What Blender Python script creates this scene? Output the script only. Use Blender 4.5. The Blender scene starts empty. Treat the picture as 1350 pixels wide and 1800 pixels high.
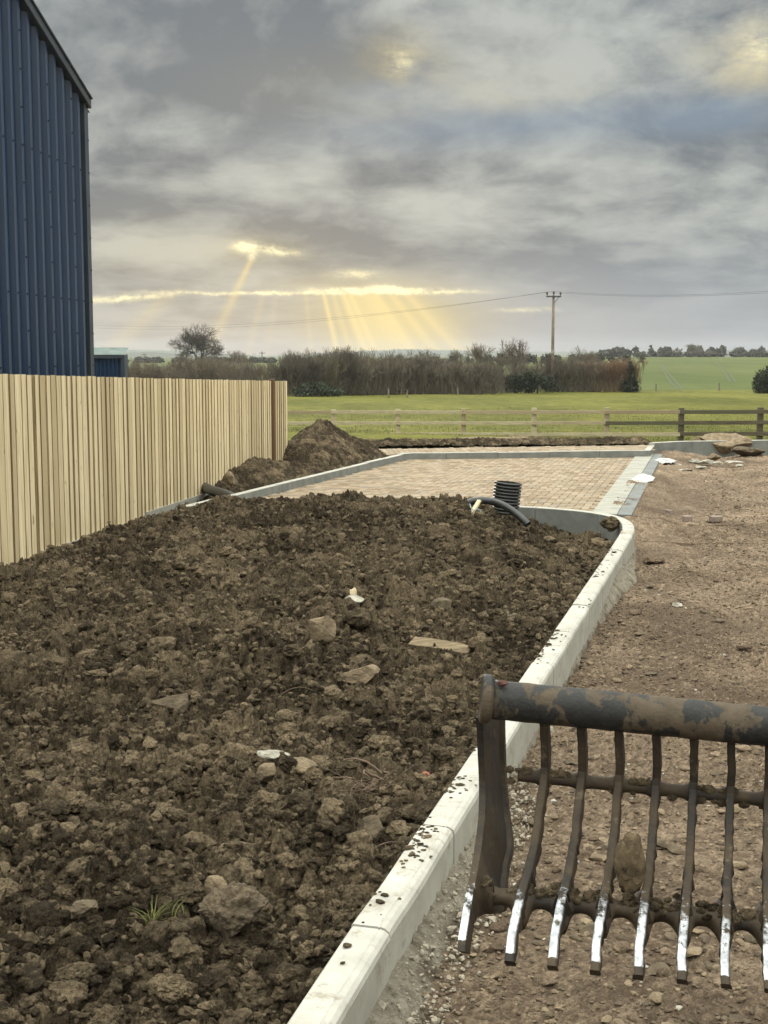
import bpy, math, random
import numpy as np
from mathutils import Vector, Matrix
random.seed(7)
S = bpy.context.scene
R = math.radians
# ------------------------------------------------------------------ camera
F, CX, CY, HZ, CAMH = 2350.0, 675.0, 900.0, 622.0, 2.0
TH = math.atan((CY - HZ) / F)
cd = bpy.data.cameras.new('camera'); cam = bpy.data.objects.new('camera', cd)
S.collection.objects.link(cam); S.camera = cam
cd.sensor_fit = 'VERTICAL'; cd.sensor_height = 36.0; cd.lens = F / 1800 * 36.0
cd.clip_start = 0.05; cd.clip_end = 12000
cam.location = (0, 0, CAMH); cam.rotation_euler = (math.pi / 2 - TH, 0, 0)
S.view_settings.view_transform = 'Standard'; S.view_settings.look = 'None'
S.view_settings.exposure = 0.28; S.view_settings.gamma = 1.0
S.render.engine = 'CYCLES'
S.cycles.max_bounces = 4; S.cycles.diffuse_bounces = 2; S.cycles.glossy_bounces = 2
S.cycles.volume_bounces = 0

def ray(px, py):
    a, b = (px - CX) / F, (CY - py) / F
    return Vector((a, math.cos(TH) + b * math.sin(TH), -math.sin(TH) + b * math.cos(TH)))
def P(px, py, Y=None, z=None):
    """real point behind a photo point, at ground distance Y or height z"""
    d = ray(px, py)
    t = Y / d.y if Y is not None else (z - CAMH) / d.z
    return Vector((d.x * t, d.y * t, CAMH + d.z * t))
def azel(px, py):
    d = ray(px, py).normalized()
    return math.atan2(d.x, d.y), math.asin(d.z)

# ------------------------------------------------------------------ node expression helper
class X:
    def __init__(s, nt, sock): s.nt, s.s = nt, sock
    def _m(s, op, *o, clamp=False):
        n = s.nt.nodes.new('ShaderNodeMath'); n.operation = op; n.use_clamp = clamp
        for i, v in enumerate((s,) + o):
            if isinstance(v, X): s.nt.links.new(v.s, n.inputs[i])
            else: n.inputs[i].default_value = v
        return X(s.nt, n.outputs[0])
    def __add__(s, o): return s._m('ADD', o)
    __radd__ = __add__
    def __mul__(s, o): return s._m('MULTIPLY', o)
    __rmul__ = __mul__
    def __sub__(s, o): return s._m('SUBTRACT', o)
    def __rsub__(s, o): return (s * -1.0) + o
    def __truediv__(s, o): return s._m('DIVIDE', o)
    def pow(s, o): return s._m('POWER', o)
    def exp(s): return s._m('EXPONENT')
    def max(s, o): return s._m('MAXIMUM', o)
    def min(s, o): return s._m('MINIMUM', o)
    def clamp(s): return s._m('ADD', 0.0, clamp=True)
    def step(s, a, b):
        n = s.nt.nodes.new('ShaderNodeMapRange'); n.interpolation_type = 'SMOOTHSTEP'
        s.nt.links.new(s.s, n.inputs[0]); n.inputs[1].default_value = a; n.inputs[2].default_value = b
        return X(s.nt, n.outputs[0])
def gauss(a, b=None):
    q = a * a
    if b is not None: q = q + b * b
    return (q * -1.0).exp()
def noise(nt, vec, scale, detail=5, rough=.55, dist=0.0, dim='3D'):
    n = nt.nodes.new('ShaderNodeTexNoise'); n.noise_dimensions = dim
    n.inputs['Scale'].default_value = scale; n.inputs['Detail'].default_value = detail
    n.inputs['Roughness'].default_value = rough; n.inputs['Distortion'].default_value = dist
    if vec is not None: nt.links.new(vec, n.inputs['Vector'])
    return X(nt, n.outputs[0])
def combine(nt, a, b, c=0.0):
    n = nt.nodes.new('ShaderNodeCombineXYZ')
    for i, v in enumerate((a, b, c)):
        if isinstance(v, X): nt.links.new(v.s, n.inputs[i])
        else: n.inputs[i].default_value = v
    return n.outputs[0]
def mixc(nt, f, a, b, mode='MIX'):
    n = nt.nodes.new('ShaderNodeMix'); n.data_type = 'RGBA'; n.blend_type = mode; n.clamp_factor = True
    ins = [n.inputs[0], n.inputs[6], n.inputs[7]]
    for i, v in zip(ins, (f, a, b)):
        if isinstance(v, X): nt.links.new(v.s, i)
        elif isinstance(v, bpy.types.NodeSocket): nt.links.new(v, i)
        elif isinstance(v, (tuple, list)): i.default_value = (*v[:3], 1)
        else: i.default_value = v
    return n.outputs[2]

# ------------------------------------------------------------------ world: broken winter cloud with the sun behind it
SUN_AZ, SUN_EL = azel(518, 297)
W = bpy.data.worlds.new('World'); S.world = W; W.use_nodes = True
nt = W.node_tree; nt.nodes.clear()
out = nt.nodes.new('ShaderNodeOutputWorld'); bg = nt.nodes.new('ShaderNodeBackground')
bg.inputs['Strength'].default_value = 0.1
nt.links.new(bg.outputs[0], out.inputs[0])
sky = nt.nodes.new('ShaderNodeTexSky'); sky.sky_type = 'NISHITA'; sky.sun_disc = False
sky.sun_elevation = SUN_EL; sky.sun_rotation = SUN_AZ
tc = nt.nodes.new('ShaderNodeTexCoord'); sp = nt.nodes.new('ShaderNodeSeparateXYZ')
nt.links.new(tc.outputs['Generated'], sp.inputs[0])
dx, dy, dz = (X(nt, sp.outputs[i]) for i in range(3))
az = dx._m('ARCTAN2', dy); el = dz._m('ARCSINE')
E_ = (el.max(0.0) + .075)._m('LOGARITHM', 2.718281828)
wx_ = (noise(nt, combine(nt, az * 7.0, E_ * 3.0, 9.0), 1.0, 3, .5) - .5) * .8
c1 = combine(nt, az * 8.5 + wx_, E_ * 3.6 + wx_ * .35, 1.7)
n1 = noise(nt, c1, 0.62, 3, .5)
n2 = noise(nt, c1, 1.5, 8, .58, 0.0)
n3 = noise(nt, combine(nt, az * 20.0, E_ * 11.0, 3.0), 1.0, 7, .62, 0.3)
cl = (n1 * .75 + n2 * 1.0 + n3 * .25) / 2.0          # about .5
t = (cl - .5) * 15.0 + .46
def spot(px, py, sx, sy, tilt=0.0):
    a, e = azel(px, py)
    A = (az - a); E = (el - e)
    if tilt: A, E = A * math.cos(tilt) + E * math.sin(tilt), E * math.cos(tilt) - A * math.sin(tilt)
    return gauss(A * (F / sx), E * (F / sy))
lum = t * .44 + .22
for (px, py, sx, sy, amt, tl) in [
        (470, 150, 250, 130, -.44, 0), (300, 40, 330, 110, -.22, 0), (200, 150, 90, 120, -.1, 0), (880, 208, 330, 40, -.40, .05), (1250, 225, 260, 45, -.36, .1), (700, 480, 500, 22, -.16, 0), (260, 380, 160, 14, -.14, 0), (650, 405, 220, 30, -.18, 0), (1000, 215, 120, 26, -.10, .0),
        (720, 60, 70, 90, .22, 0), (905, 35, 75, 35, .28, 0), (1150, 55, 120, 55, .24, .2), (1330, 90, 70, 70, .40, .4),
        (700, 170, 110, 30, .24, 0), (900, 170, 160, 24, .22, 0), (1180, 150, 160, 18, .30, .2),
        (310, 235, 110, 45, .28, 0), (230, 300, 120, 40, .12, 0), (1060, 290, 90, 25, .16, 0), (1170, 410, 90, 16, .18, 0), (250, 345, 200, 26, -.16, 0),
        (520, 320, 300, 30, -.10, 0), (330, 400, 220, 16, -.10, 0), (520, 480, 200, 18, -.16, 0), (230, 480, 120, 15, -.14, 0), (960, 480, 260, 40, -.06, 0),
        (240, 440, 90, 13, .22, 0), (200, 400, 60, 12, .18, 0), (560, 345, 160, 12, .14, 0), (300, 590, 260, 40, .14, 0), (1150, 580, 320, 40, .10, 0)]:
    lum = lum + spot(px, py, sx, sy, tl) * ((n3 - .5) * 3.0 + 1.0).max(0.0) * amt * 1.25
lum = (lum.step(-.75, 1.40) * 1.12 - .10 + (n3 - .5) * .42 + (n2 - .5) * .35).max(-.1).min(1.1).clamp()
dark = (.160, .176, .192); light = (.48, .47, .42)
col = mixc(nt, lum, dark, light)
col = mixc(nt, el.step(R(4.5), R(.3)) * .55, col, (.36, .37, .365))
lowr = el.step(R(6.5), R(1.0)) * az.step(-.06, .12)
col = mixc(nt, lowr * .7, col, (.315, .345, .380))
# thin places where the clear blue sky shows
blue = (spot(900, 215, 330, 40, .05) + spot(1290, 200, 130, 30, .1) + spot(690, 160, 90, 22)).clamp() * .45
skyc = mixc(nt, 1.0, sky.outputs[0], (.045, .045, .045), 'MULTIPLY')
col = mixc(nt, blue, col, (.25, .33, .42))
col = mixc(nt, .06, col, skyc)
# warm light round the hidden sun
warm = (spot(600, 555, 300, 45) * .14 + spot(695, 570, 130, 58) * .85 + spot(600, 500, 160, 22) * .25 + spot(250, 440, 130, 50) * .14 + spot(440, 440, 90, 30) * .25
        + (spot(703, 110, 60, 60) * .25 + spot(1330, 100, 90, 60) * .35 + spot(930, 170, 140, 24) * .12) * ((n3 - .5) * 5.0 + .8).max(0.0) + spot(700, 150, 300, 60) * .08)
col = mixc(nt, warm.clamp(), col, (.74, .55, .235))
# crepuscular rays fanning from the sun's place, below the bright slit
ra = az - SUN_AZ; rb = (el * -1.0) + SUN_EL
ang = ra._m('ARCTAN2', rb)
rays = None
def pa(px, py):
    a, e = azel(px, py); return math.atan2(a - SUN_AZ, SUN_EL - e)
rn = noise(nt, combine(nt, ang * 16.0, 0.0, 0.0), 1.0, 3, .6)
for (px, py, w, amt) in [(590, 605, .015, .62), (610, 600, .018, .30), (640, 608, .020, .50), (655, 608, .016, .42), (716, 605, .022, .34), (752, 600, .020, .50), (796, 605, .026, .52),
                         (828, 605, .020, .14), (545, 600, .014, .14), (478, 560, .02, .08), (446, 580, .018, .15), (386, 575, .030, .30), (235, 580, .032, .22), (690, 600, .125, .60), (640, 600, .22, .20)]:
    g = gauss((ang - pa(px, py)) / (w * 1.22)) * (amt * 1.2)
    rays = g if rays is None else rays + g
_, e_slit = azel(600, 513); _, e_hor = azel(600, 618)
band = el.step(e_slit + .003, e_slit - .004) * el.step(e_hor - .016, e_hor + .006)
rays = rays * band * (rn * .9 + .45)
ray1 = gauss((ang - pa(415, 512)) / .028) * el.step(azel(440, 448)[1], azel(440, 462)[1]) * el.step(e_slit - .012, e_slit + .010) * .6
col = mixc(nt, (rays + ray1).clamp() * .85, col, (1.02, .74, .30))
# the bright slit and the holes in the cloud
wob = (noise(nt, combine(nt, az * 22.0, 0, 1.0), 1.0, 6, .7) - .5) * .010
brk = noise(nt, combine(nt, az * 42.0, el * 90.0, 2.0), 1.0, 6, .72)
def streak(px, py, sx, sy, tilt=0.0, k=1.0):
    a, e = azel(px, py)
    A = az - a; E = el - e + wob * k + A * tilt
    return gauss(A * (F / sx), E * (F / sy))
sl = (streak(665, 511, 95, 5) * 1.5 + streak(470, 515, 150, 3.0) * .8 + streak(225, 524, 80, 6, -.10) * .75 + streak(790, 514, 60, 3) * .5
      + streak(625, 482, 40, 7) * .5 + streak(432, 434, 20, 9) * 1.1 + streak(480, 440, 42, 7, .15) * .75 + streak(445, 452, 8, 6) * .8
      + streak(705, 108, 22, 22) * .35 + streak(1335, 85, 35, 30) * .35 + streak(925, 545, 45, 4) * .35 + streak(660, 508, 28, 6) * 1.3)
sl = (sl * ((brk - .5) * 6.0 + .85).max(.05)).clamp()
col = mixc(nt, sl, col, (1.25, 1.02, .56))
# overcast skies brighten overhead; gain raised further, and behind, to light the ground
up = el.step(R(17), R(50)) * 8.8 + dy.step(.5, -.7) * 1.0
col = mixc(nt, 1.0, col, (.87, .935, 1.0), 'MULTIPLY')
col = mixc(nt, (el.step(R(16), R(36)) + dy.step(.4, -.4)).clamp(), col, mixc(nt, 1.0, col, (1.10, 1.02, .90), 'MULTIPLY'))
gain = (up + 1.0) * 10.0
vm = nt.nodes.new('ShaderNodeVectorMath'); vm.operation = 'SCALE'
nt.links.new(col, vm.inputs[0]); nt.links.new(gain.s, vm.inputs['Scale'])
nt.links.new(vm.outputs[0], bg.inputs['Color'])
W.cycles.sampling_method = 'MANUAL'; W.cycles.sample_map_resolution = 512

sl_ = bpy.data.lights.new('sun', 'SUN'); sl_.energy = 0.7; sl_.angle = R(14); sl_.color = (1, .92, .80)
sun = bpy.data.objects.new('sun', sl_); S.collection.objects.link(sun)
sd = Vector((math.sin(SUN_AZ) * math.cos(SUN_EL), math.cos(SUN_AZ) * math.cos(SUN_EL), math.sin(SUN_EL)))
sun.rotation_euler = (-sd).to_track_quat('-Z', 'Y').to_euler(); sun.location = (0, 0, 30)

# ------------------------------------------------------------------ numpy noise
def _h(ix, iy, iz, seed):
    with np.errstate(over='ignore'):
        h = (ix.astype(np.int64) * 374761393 + iy.astype(np.int64) * 668265263 + iz.astype(np.int64) * 2147483647 + seed * 1274126177) & 0xffffffff
        h = ((h ^ (h >> 13)) * 1274126177) & 0xffffffff
        h = ((h ^ (h >> 16)) * 2246822519) & 0xffffffff
        return ((h ^ (h >> 15)) & 0xffffff) / float(0x1000000)
def vn2(x, y, seed=0):
    ix, iy = np.floor(x), np.floor(y); fx, fy = x - ix, y - iy
    ix, iy = ix.astype(np.int64), iy.astype(np.int64); z = np.zeros_like(ix)
    sx, sy = fx * fx * fx * (fx * (fx * 6 - 15) + 10), fy * fy * fy * (fy * (fy * 6 - 15) + 10)
    def g(i, j):
        a = _h(ix + i, iy + j, z, seed) * 6.2831853
        return np.cos(a) * (fx - i) + np.sin(a) * (fy - j)
    return ((g(0, 0) * (1 - sx) + g(1, 0) * sx) * (1 - sy) + (g(0, 1) * (1 - sx) + g(1, 1) * sx) * sy) * 1.5
def fbm2(x, y, oct=4, seed=0, gain=.5):
    v = 0; a = 1; 
    for o in range(oct):
        v = v + a * vn2(x, y, seed + o); x, y = x * 2.03 + 3.1, y * 2.03 - 1.7; a *= gain
    return v
def vn3(x, y, z, seed=0):
    ix, iy, iz = np.floor(x), np.floor(y), np.floor(z); fx, fy, fz = x - ix, y - iy, z - iz
    ix, iy, iz = (q.astype(np.int64) for q in (ix, iy, iz))
    sx, sy, sz = (q * q * (3 - 2 * q) for q in (fx, fy, fz))
    g = lambda i, j, k: _h(ix + i, iy + j, iz + k, seed)
    a = (g(0,0,0)*(1-sx)+g(1,0,0)*sx)*(1-sy)+(g(0,1,0)*(1-sx)+g(1,1,0)*sx)*sy
    b = (g(0,0,1)*(1-sx)+g(1,0,1)*sx)*(1-sy)+(g(0,1,1)*(1-sx)+g(1,1,1)*sx)*sy
    return (a * (1 - sz) + b * sz) * 2 - 1
def clods(x, y, cell, seed, rmin=.45, rmax=.8, prob=1.0):
    """heap of rounded lumps on a jittered grid: height and a random id of the lump on top"""
    gx, gy = x / cell, y / cell
    ix, iy = np.floor(gx).astype(np.int64), np.floor(gy).astype(np.int64); z = np.zeros_like(ix)
    best = np.full(x.shape, -1.0); bid = np.zeros(x.shape)
    for i in (-1, 0, 1):
        for j in (-1, 0, 1):
            a, b = ix + i, iy + j
            cx, cy = a + _h(a, b, z, seed), b + _h(a, b, z, seed + 1)
            r = rmin + (rmax - rmin) * _h(a, b, z, seed + 2); q = _h(a, b, z, seed + 3) * 3.14
            ux, uy = gx - cx, gy - cy
            px, py = ux * np.cos(q) + uy * np.sin(q), (uy * np.cos(q) - ux * np.sin(q)) * 1.35
            d2 = (px * px + py * py) / (r * r)
            tilt = (_h(a, b, z, seed + 5) - .5) * 1.0
            h = np.clip(1 - d2, 0, 1) ** .72 * r * 1.08 * (.7 + .5 * _h(a, b, z, seed + 4)) + px * tilt * (d2 < 1)
            h = np.where((d2 < 1) & (_h(a, b, z, seed + 6) < prob), h, -1.0)
            m = h > best
            best = np.where(m, h, best); bid = np.where(m, _h(a, b, z, seed + 7), bid)
    return np.clip(best, 0, None) * cell, bid

# ------------------------------------------------------------------ mesh + object helpers
COL = S.collection
def props(o, label=None, cat=None, group=None, kind=None):
    if label: o['label'] = label
    if cat: o['category'] = cat
    if group: o['group'] = group
    if kind: o['kind'] = kind
    return o
def link(name, me, mat=None, parent=None):
    o = bpy.data.objects.new(name, me); COL.objects.link(o)
    if mat is not None:
        for m in (mat if isinstance(mat, (list, tuple)) else [mat]): me.materials.append(m)
    if parent is not None: o.parent = parent
    return o
def empty(name, loc, label, cat, group=None):
    o = bpy.data.objects.new(name, None); COL.objects.link(o); o.location = loc
    o.empty_display_size = .2
    return props(o, label, cat, group)
def np_mesh(name, V, Fc, smooth=False, attrs=None, mats=None):
    V = np.asarray(V, np.float32); Fc = np.asarray(Fc, np.int32); k = Fc.shape[1]
    me = bpy.data.meshes.new(name)
    me.vertices.add(len(V)); me.vertices.foreach_set('co', V.ravel())
    me.loops.add(Fc.size); me.loops.foreach_set('vertex_index', Fc.ravel())
    me.polygons.add(len(Fc)); me.polygons.foreach_set('loop_start', np.arange(0, Fc.size, k, dtype=np.int32))
    me.polygons.foreach_set('use_smooth', np.full(len(Fc), smooth))
    if mats is not None: me.polygons.foreach_set('material_index', np.asarray(mats, np.int32))
    if attrs:
        for nme, arr in attrs.items():
            at = me.attributes.new(nme, 'FLOAT', 'POINT'); at.data.foreach_set('value', np.asarray(arr, np.float32).ravel())
    me.update(calc_edges=True)
    return me
def grid_faces(nr, nc):
    i = np.arange(nr * nc).reshape(nr, nc)
    return np.stack([i[:-1, :-1], i[:-1, 1:], i[1:, 1:], i[1:, :-1]], -1).reshape(-1, 4)
class MB:
    """collects shapes into one mesh; every vertex may carry a 'tone'"""
    def __init__(s): s.v, s.f, s.m, s.t = [], [], [], []
    def add(s, vs, fs, mat=0, tone=0.5):
        b = len(s.v); s.v += [tuple(v) for v in vs]; s.t += [tone] * len(vs)
        s.f += [tuple(i + b for i in f) for f in fs]; s.m += [mat] * len(fs)
    def box(s, c, size, rot=None, mat=0, tone=.5, taper=1.0):
        x, y, z = (q / 2 for q in size); vs = []
        for k, (i, j, l) in enumerate([(-1,-1,-1),(1,-1,-1),(1,1,-1),(-1,1,-1),(-1,-1,1),(1,-1,1),(1,1,1),(-1,1,1)]):
            tp = taper if l > 0 else 1
            p = Vector((i * x * tp, j * y * tp, l * z))
            if rot is not None: p = rot @ p
            vs.append(p + Vector(c))
        s.add(vs, [(0,3,2,1),(4,5,6,7),(0,1,5,4),(1,2,6,5),(2,3,7,6),(3,0,4,7)], mat, tone)
    def tube(s, pts, rad, n=8, cap=True, mat=0, tone=.5, flat=None):
        pts = [Vector(p) for p in pts]; b = len(s.v)
        if not isinstance(rad, (list, tuple)): rad = [rad] * len(pts)
        up = None
        for i, p in enumerate(pts):
            tg = (pts[min(i + 1, len(pts) - 1)] - pts[max(i - 1, 0)]).normalized()
            if up is None: up = tg.orthogonal().normalized()
            up = (up - tg * up.dot(tg)).normalized(); sd_ = tg.cross(up)
            for k in range(n):
                a = 2 * math.pi * k / n
                s.v.append(tuple(p + (up * math.cos(a) + sd_ * math.sin(a)) * rad[i])); s.t.append(tone)
        for i in range(len(pts) - 1):
            for k in range(n):
                q = b + i * n; s.f.append((q + k, q + (k + 1) % n, q + n + (k + 1) % n, q + n + k)); s.m.append(mat)
        if cap:
            s.f.append(tuple(b + k for k in reversed(range(n)))); s.m.append(mat)
            s.f.append(tuple(b + (len(pts) - 1) * n + k for k in range(n))); s.m.append(mat)
    def build(s, name, mat, parent=None, smooth=False, bevel=0.0):
        me = bpy.data.meshes.new(name); me.from_pydata(s.v, [], s.f)
        me.polygons.foreach_set('material_index', s.m)
        me.polygons.foreach_set('use_smooth', [smooth] * len(s.f))
        at = me.attributes.new('tone', 'FLOAT', 'POINT'); at.data.foreach_set('value', s.t)
        me.update()
        o = link(name, me, mat, parent)
        if bevel:
            b = o.modifiers.new('bevel', 'BEVEL'); b.width = bevel; b.segments = 2; b.limit_method = 'ANGLE'
        return o

# ------------------------------------------------------------------ materials
def mat(name, rough=.8, metal=0.0, spec=.5):
    m = bpy.data.materials.new(name); m.use_nodes = True; n = m.node_tree
    b = n.nodes['Principled BSDF']; b.inputs['Roughness'].default_value = rough
    b.inputs['Metallic'].default_value = metal; b.inputs['Specular IOR Level'].default_value = spec
    m['_'] = 1
    return m, n, b
def objc(n): 
    t = n.nodes.new('ShaderNodeTexCoord'); return t.outputs['Object']
def geoc(n):
    t = n.nodes.new('ShaderNodeNewGeometry'); return t.outputs['Position']
def scaled(n, v, s, rot=None):
    t = n.nodes.new('ShaderNodeMapping'); n.links.new(v, t.inputs[0]); t.inputs['Scale'].default_value = s
    if rot: t.inputs['Rotation'].default_value = rot
    return t.outputs[0]
def attr(n, name):
    a = n.nodes.new('ShaderNodeAttribute'); a.attribute_name = name; return X(n, a.outputs['Fac'])
def bump(n, b, h, strength=.5, dist=.01):
    q = n.nodes.new('ShaderNodeBump'); q.inputs['Strength'].default_value = strength; q.inputs['Distance'].default_value = dist
    n.links.new(h.s, q.inputs['Height']); n.links.new(q.outputs[0], b.inputs['Normal'])
def setc(n, b, c):
    if isinstance(c, tuple): b.inputs['Base Color'].default_value = (*c, 1)
    else: n.links.new(c, b.inputs['Base Color'])
def two(name, c1, c2, scale=5, rough=.85, bs=.3, bd=.01, det=6, metal=0, spec=.4, tone=None, c3=None):
    """two-colour noise material with bump; tone attribute shifts towards c3"""
    m, n, b = mat(name, rough, metal, spec); v = geoc(n)
    f = noise(n, v, scale, det, .62)
    c = mixc(n, ((f - .5) * 2.6 + .5).clamp(), c1, c2)
    if c3 is not None: c = mixc(n, attr(n, 'tone').step(*tone) , c, c3)
    setc(n, b, c); bump(n, b, noise(n, v, scale * 9, 8, .7) + f * 1.5, bs, bd)
    return m

# freshly dug clay topsoil: wet dark crumbs to drier tan crusts
m, n, b = mat('topsoil', .95, 0, .12); v = geoc(n)
f1 = noise(n, v, 1.1, 4, .6); f2 = noise(n, v, 14, 8, .72); f3 = noise(n, v, 120, 5, .7)
tn = attr(n, 'tone')
c = mixc(n, ((f1 - .5) * 1.7 + (f2 - .5) * 2.6 + (tn - .5) * 1.1 + .47).clamp(), (.044, .033, .0210), (.250, .192, .124))
c = mixc(n, (noise(n, scaled(n, v, (1, 1, 1.7)), 38, 5, .7)).step(.60, .74) * .6, c, (.25, .20, .13))
c = mixc(n, (noise(n, v, 55, 3, .6)).step(.68, .74) * .5, c, (.018, .014, .011))
c = mixc(n, 1.0, c, combine(n, *[((noise(n, v, 85, 8, .85) - .5) * 5.4 + .95).max(.12)] * 3), 'MULTIPLY')
setc(n, b, c); bump(n, b, f2 * 1.2 + f3 * .6 + noise(n, v, 60, 8, .85) * 1.6, 1.0, .016)
M_SOIL = m
m, n, b = mat('dry_dirt', .93, 0, .15); v = geoc(n)
f1 = noise(n, v, .8, 5, .6); f2 = noise(n, v, 20, 8, .75)
tn = attr(n, 'tone')
c = mixc(n, ((f1 - .5) * 1.8 + (f2 - .5) * 2.2 + (tn - .5) * .9 + .5).clamp(), (.135, .097, .067), (.415, .315, .222))
c = mixc(n, (noise(n, scaled(n, v, (1, .5, 1)), .62, 6, .68)).step(.50, .64) * .62, c, (.115, .083, .058))
c = mixc(n, (noise(n, scaled(n, v, (1, .4, 1)), .33, 4, .6)).step(.56, .68) * .5, c, (.34, .275, .205))
c = mixc(n, (noise(n, v, 60, 4, .6)).step(.66, .75) * .5, c, (.27, .215, .16))
c = mixc(n, 1.0, c, combine(n, *[((noise(n, v, 85, 8, .85) - .5) * 3.6 + .95).max(.12)] * 3), 'MULTIPLY')
setc(n, b, c); bump(n, b, f2 * 1.2 + noise(n, v, 70, 8, .85) * 1.5, 1.0, .015)
M_DIRT = m
def conc(name, c1, c2, sc=6):
    m, n, b = mat(name, .88, 0, .2); v = geoc(n)
    f = noise(n, v, sc, 6, .65)
    c = mixc(n, ((f - .5) * 2.2 + .5).clamp(), c1, c2)
    c = mixc(n, noise(n, v, 9, 8, .78).step(.53, .66) * .6, c, (.20, .165, .115))
    c = mixc(n, noise(n, v, 2.2, 3, .6).step(.58, .72) * .35, c, (.33, .28, .20))
    setc(n, b, c); bump(n, b, noise(n, v, 150, 5, .7) + f * .8, .35, .004)
    return m, n, b
M_KERB = conc('kerb_concrete', (.31, .303, .275), (.46, .453, .415))[0]
# the ribbed face of the kerbs
m, n, b = conc('kerb_face', (.30, .29, .25), (.42, .41, .365))
zk = n.nodes.new('ShaderNodeSeparateXYZ'); n.links.new(geoc(n), zk.inputs[0])
bump(n, b, (X(n, zk.outputs[2]) * 850.0)._m('SINE'), .5, .0018)
M_KERBF = m
M_HAUNCH = two('haunch_concrete', (.20, .17, .13), (.40, .365, .295), 14, .95, .9, .03, c3=(.12, .09, .06), tone=(.5, 1.0))
M_HAUNCH2 = two('haunch_grit', (.20, .17, .13), (.42, .375, .30), 30, .95, .6, .01)
M_EDGE = two('edging_concrete', (.23, .23, .205), (.33, .32, .28), 5, .9, .3, .006)
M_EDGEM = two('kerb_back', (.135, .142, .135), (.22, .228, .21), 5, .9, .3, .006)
M_EDGED = two('edging_dark', (.11, .12, .122), (.18, .19, .185), 5, .8, .3, .006)
def wood(name, ca, cb, cc, grain=(34, 34, 1.6), bs=.35):
    m, n, b = mat(name, .8, 0, .25); v = geoc(n); tn = attr(n, 'tone')
    vv = n.nodes.new('ShaderNodeVectorMath'); vv.operation = 'ADD'; n.links.new(v, vv.inputs[0])
    n.links.new(combine(n, tn * 7.3, tn * 3.1, tn * 11.0), vv.inputs[1])
    g = noise(n, scaled(n, vv.outputs[0], grain), 1.0, 6, .65, .6)
    c = mixc(n, ((g - .5) * 2.8 + .5).clamp(), ca, cb)
    c = mixc(n, ((tn - .5) * 2.2 + .15).clamp() * .75, c, cc)
    kn = noise(n, scaled(n, vv.outputs[0], (16, 16, 6)), 1.0, 2, .5).step(.68, .76)
    c = mixc(n, kn * .7, c, (.16, .09, .045))
    setc(n, b, c); bump(n, b, g, bs, .006)
    return m
M_BOARD = wood('new_fence_board', (.54, .43, .25), (.87, .74, .51), (.42, .33, .19))
M_PALE = wood('pale_new_rail', (.30, .25, .16), (.50, .44, .31), (.24, .18, .115), (3, 3, 30))
M_OLDRAIL = wood('weathered_rail', (.055, .045, .03), (.13, .11, .075), (.09, .085, .055), (3, 3, 30))
M_EDGEB = wood('gap_shade_edge', (.20, .15, .08), (.42, .34, .20), (.16, .12, .06))  # shade of the board gaps put into the near edge colour
M_DARKB = wood('gap_shade_backing', (.07, .045, .025), (.14, .095, .055), (.09, .06, .035))  # dark colour standing for the shade behind the boards
M_POSTW = wood('brown_post', (.10, .055, .03), (.18, .11, .06), (.12, .07, .04))
M_PLANK = wood('old_plank', (.07, .052, .032), (.26, .20, .12), (.12, .09, .06), (6, 30, 30))
m, n, b = mat('blue_sheet', .30, 0, .6); v = objc(n)
f = noise(n, scaled(n, geoc(n), (2, 2, .35)), 1.2, 5, .6)
c = mixc(n, ((f - .5) * 1.8 + .5).clamp(), (.005, .020, .056), (.010, .034, .084))
c = mixc(n, noise(n, scaled(n, geoc(n), (14, 14, .6)), 1, 4, .6).step(.55, .75) * .22, c, (.05, .065, .09))
setc(n, b, c)
M_BLUE = m
M_TRIM = two('grey_blue_trim', (.025, .034, .048), (.045, .056, .072), 3, .4, .1, .002)
M_SCREW = two('screw_head', (.01, .012, .018), (.02, .024, .03), 30, .5)
M_SHEDROOF = two('fibre_roof', (.09, .12, .115), (.17, .21, .20), 4, .9)
M_BLACKP = two('black_plastic', (.012, .013, .014), (.030, .032, .034), 6, .42, .15, .002, spec=.5)
M_BLUEIN = two('blue_lining', (.02, .05, .12), (.04, .08, .18), 8, .5)
M_STONE = two('sandstone', (.11, .080, .050), (.26, .20, .13), 12, .9, .6, .012)
M_STONED = two('muddy_stone', (.050, .037, .024), (.14, .108, .070), 14, .92, .6, .012)
M_STONEG = two('pale_grey_stone', (.20, .185, .15), (.42, .40, .345), 14, .85, .5, .006)
M_WROCK = two('wedged_stone', (.025, .018, .010), (.17, .125, .07), 30, .75, .6, .01)
M_BRICK = two('red_brick', (.20, .065, .040), (.34, .13, .085), 30, .9, .5, .004)
M_PAVBLK = two('loose_block', (.17, .13, .11), (.29, .23, .19), 20, .9, .4, .004)
M_SHEET = two('white_sheet', (.38, .38, .36), (.60, .60, .57), 20, .6, .3, .01)
M_STAKE = two('split_stake', (.50, .40, .25), (.74, .63, .44), 30, .8, .2, .003)
M_CORD = two('blue_cord', (.16, .22, .24), (.30, .38, .40), 60, .8)
M_ROOT = two('root_bark', (.085, .055, .036), (.17, .12, .085), 40, .9, .5, .002)
M_TWIG = two('winter_twigs', (.095, .078, .058), (.20, .17, .13), .5, .95, c3=(.20, .12, .075), tone=(.75, .95))
M_TWIGD = two('dark_twigs', (.035, .030, .025), (.075, .062, .050), 1.2, .95)
M_TWIGM = two('mid_twigs', (.060, .050, .040), (.125, .108, .082), .8, .95)
M_TWIGG = two('greenish_twigs', (.09, .082, .052), (.18, .16, .105), 1.0, .95)
M_EVER = two('evergreen', (.010, .015, .008), (.030, .040, .019), 1.6, .8, c3=(.05, .07, .03), tone=(.7, 1.0))
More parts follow.
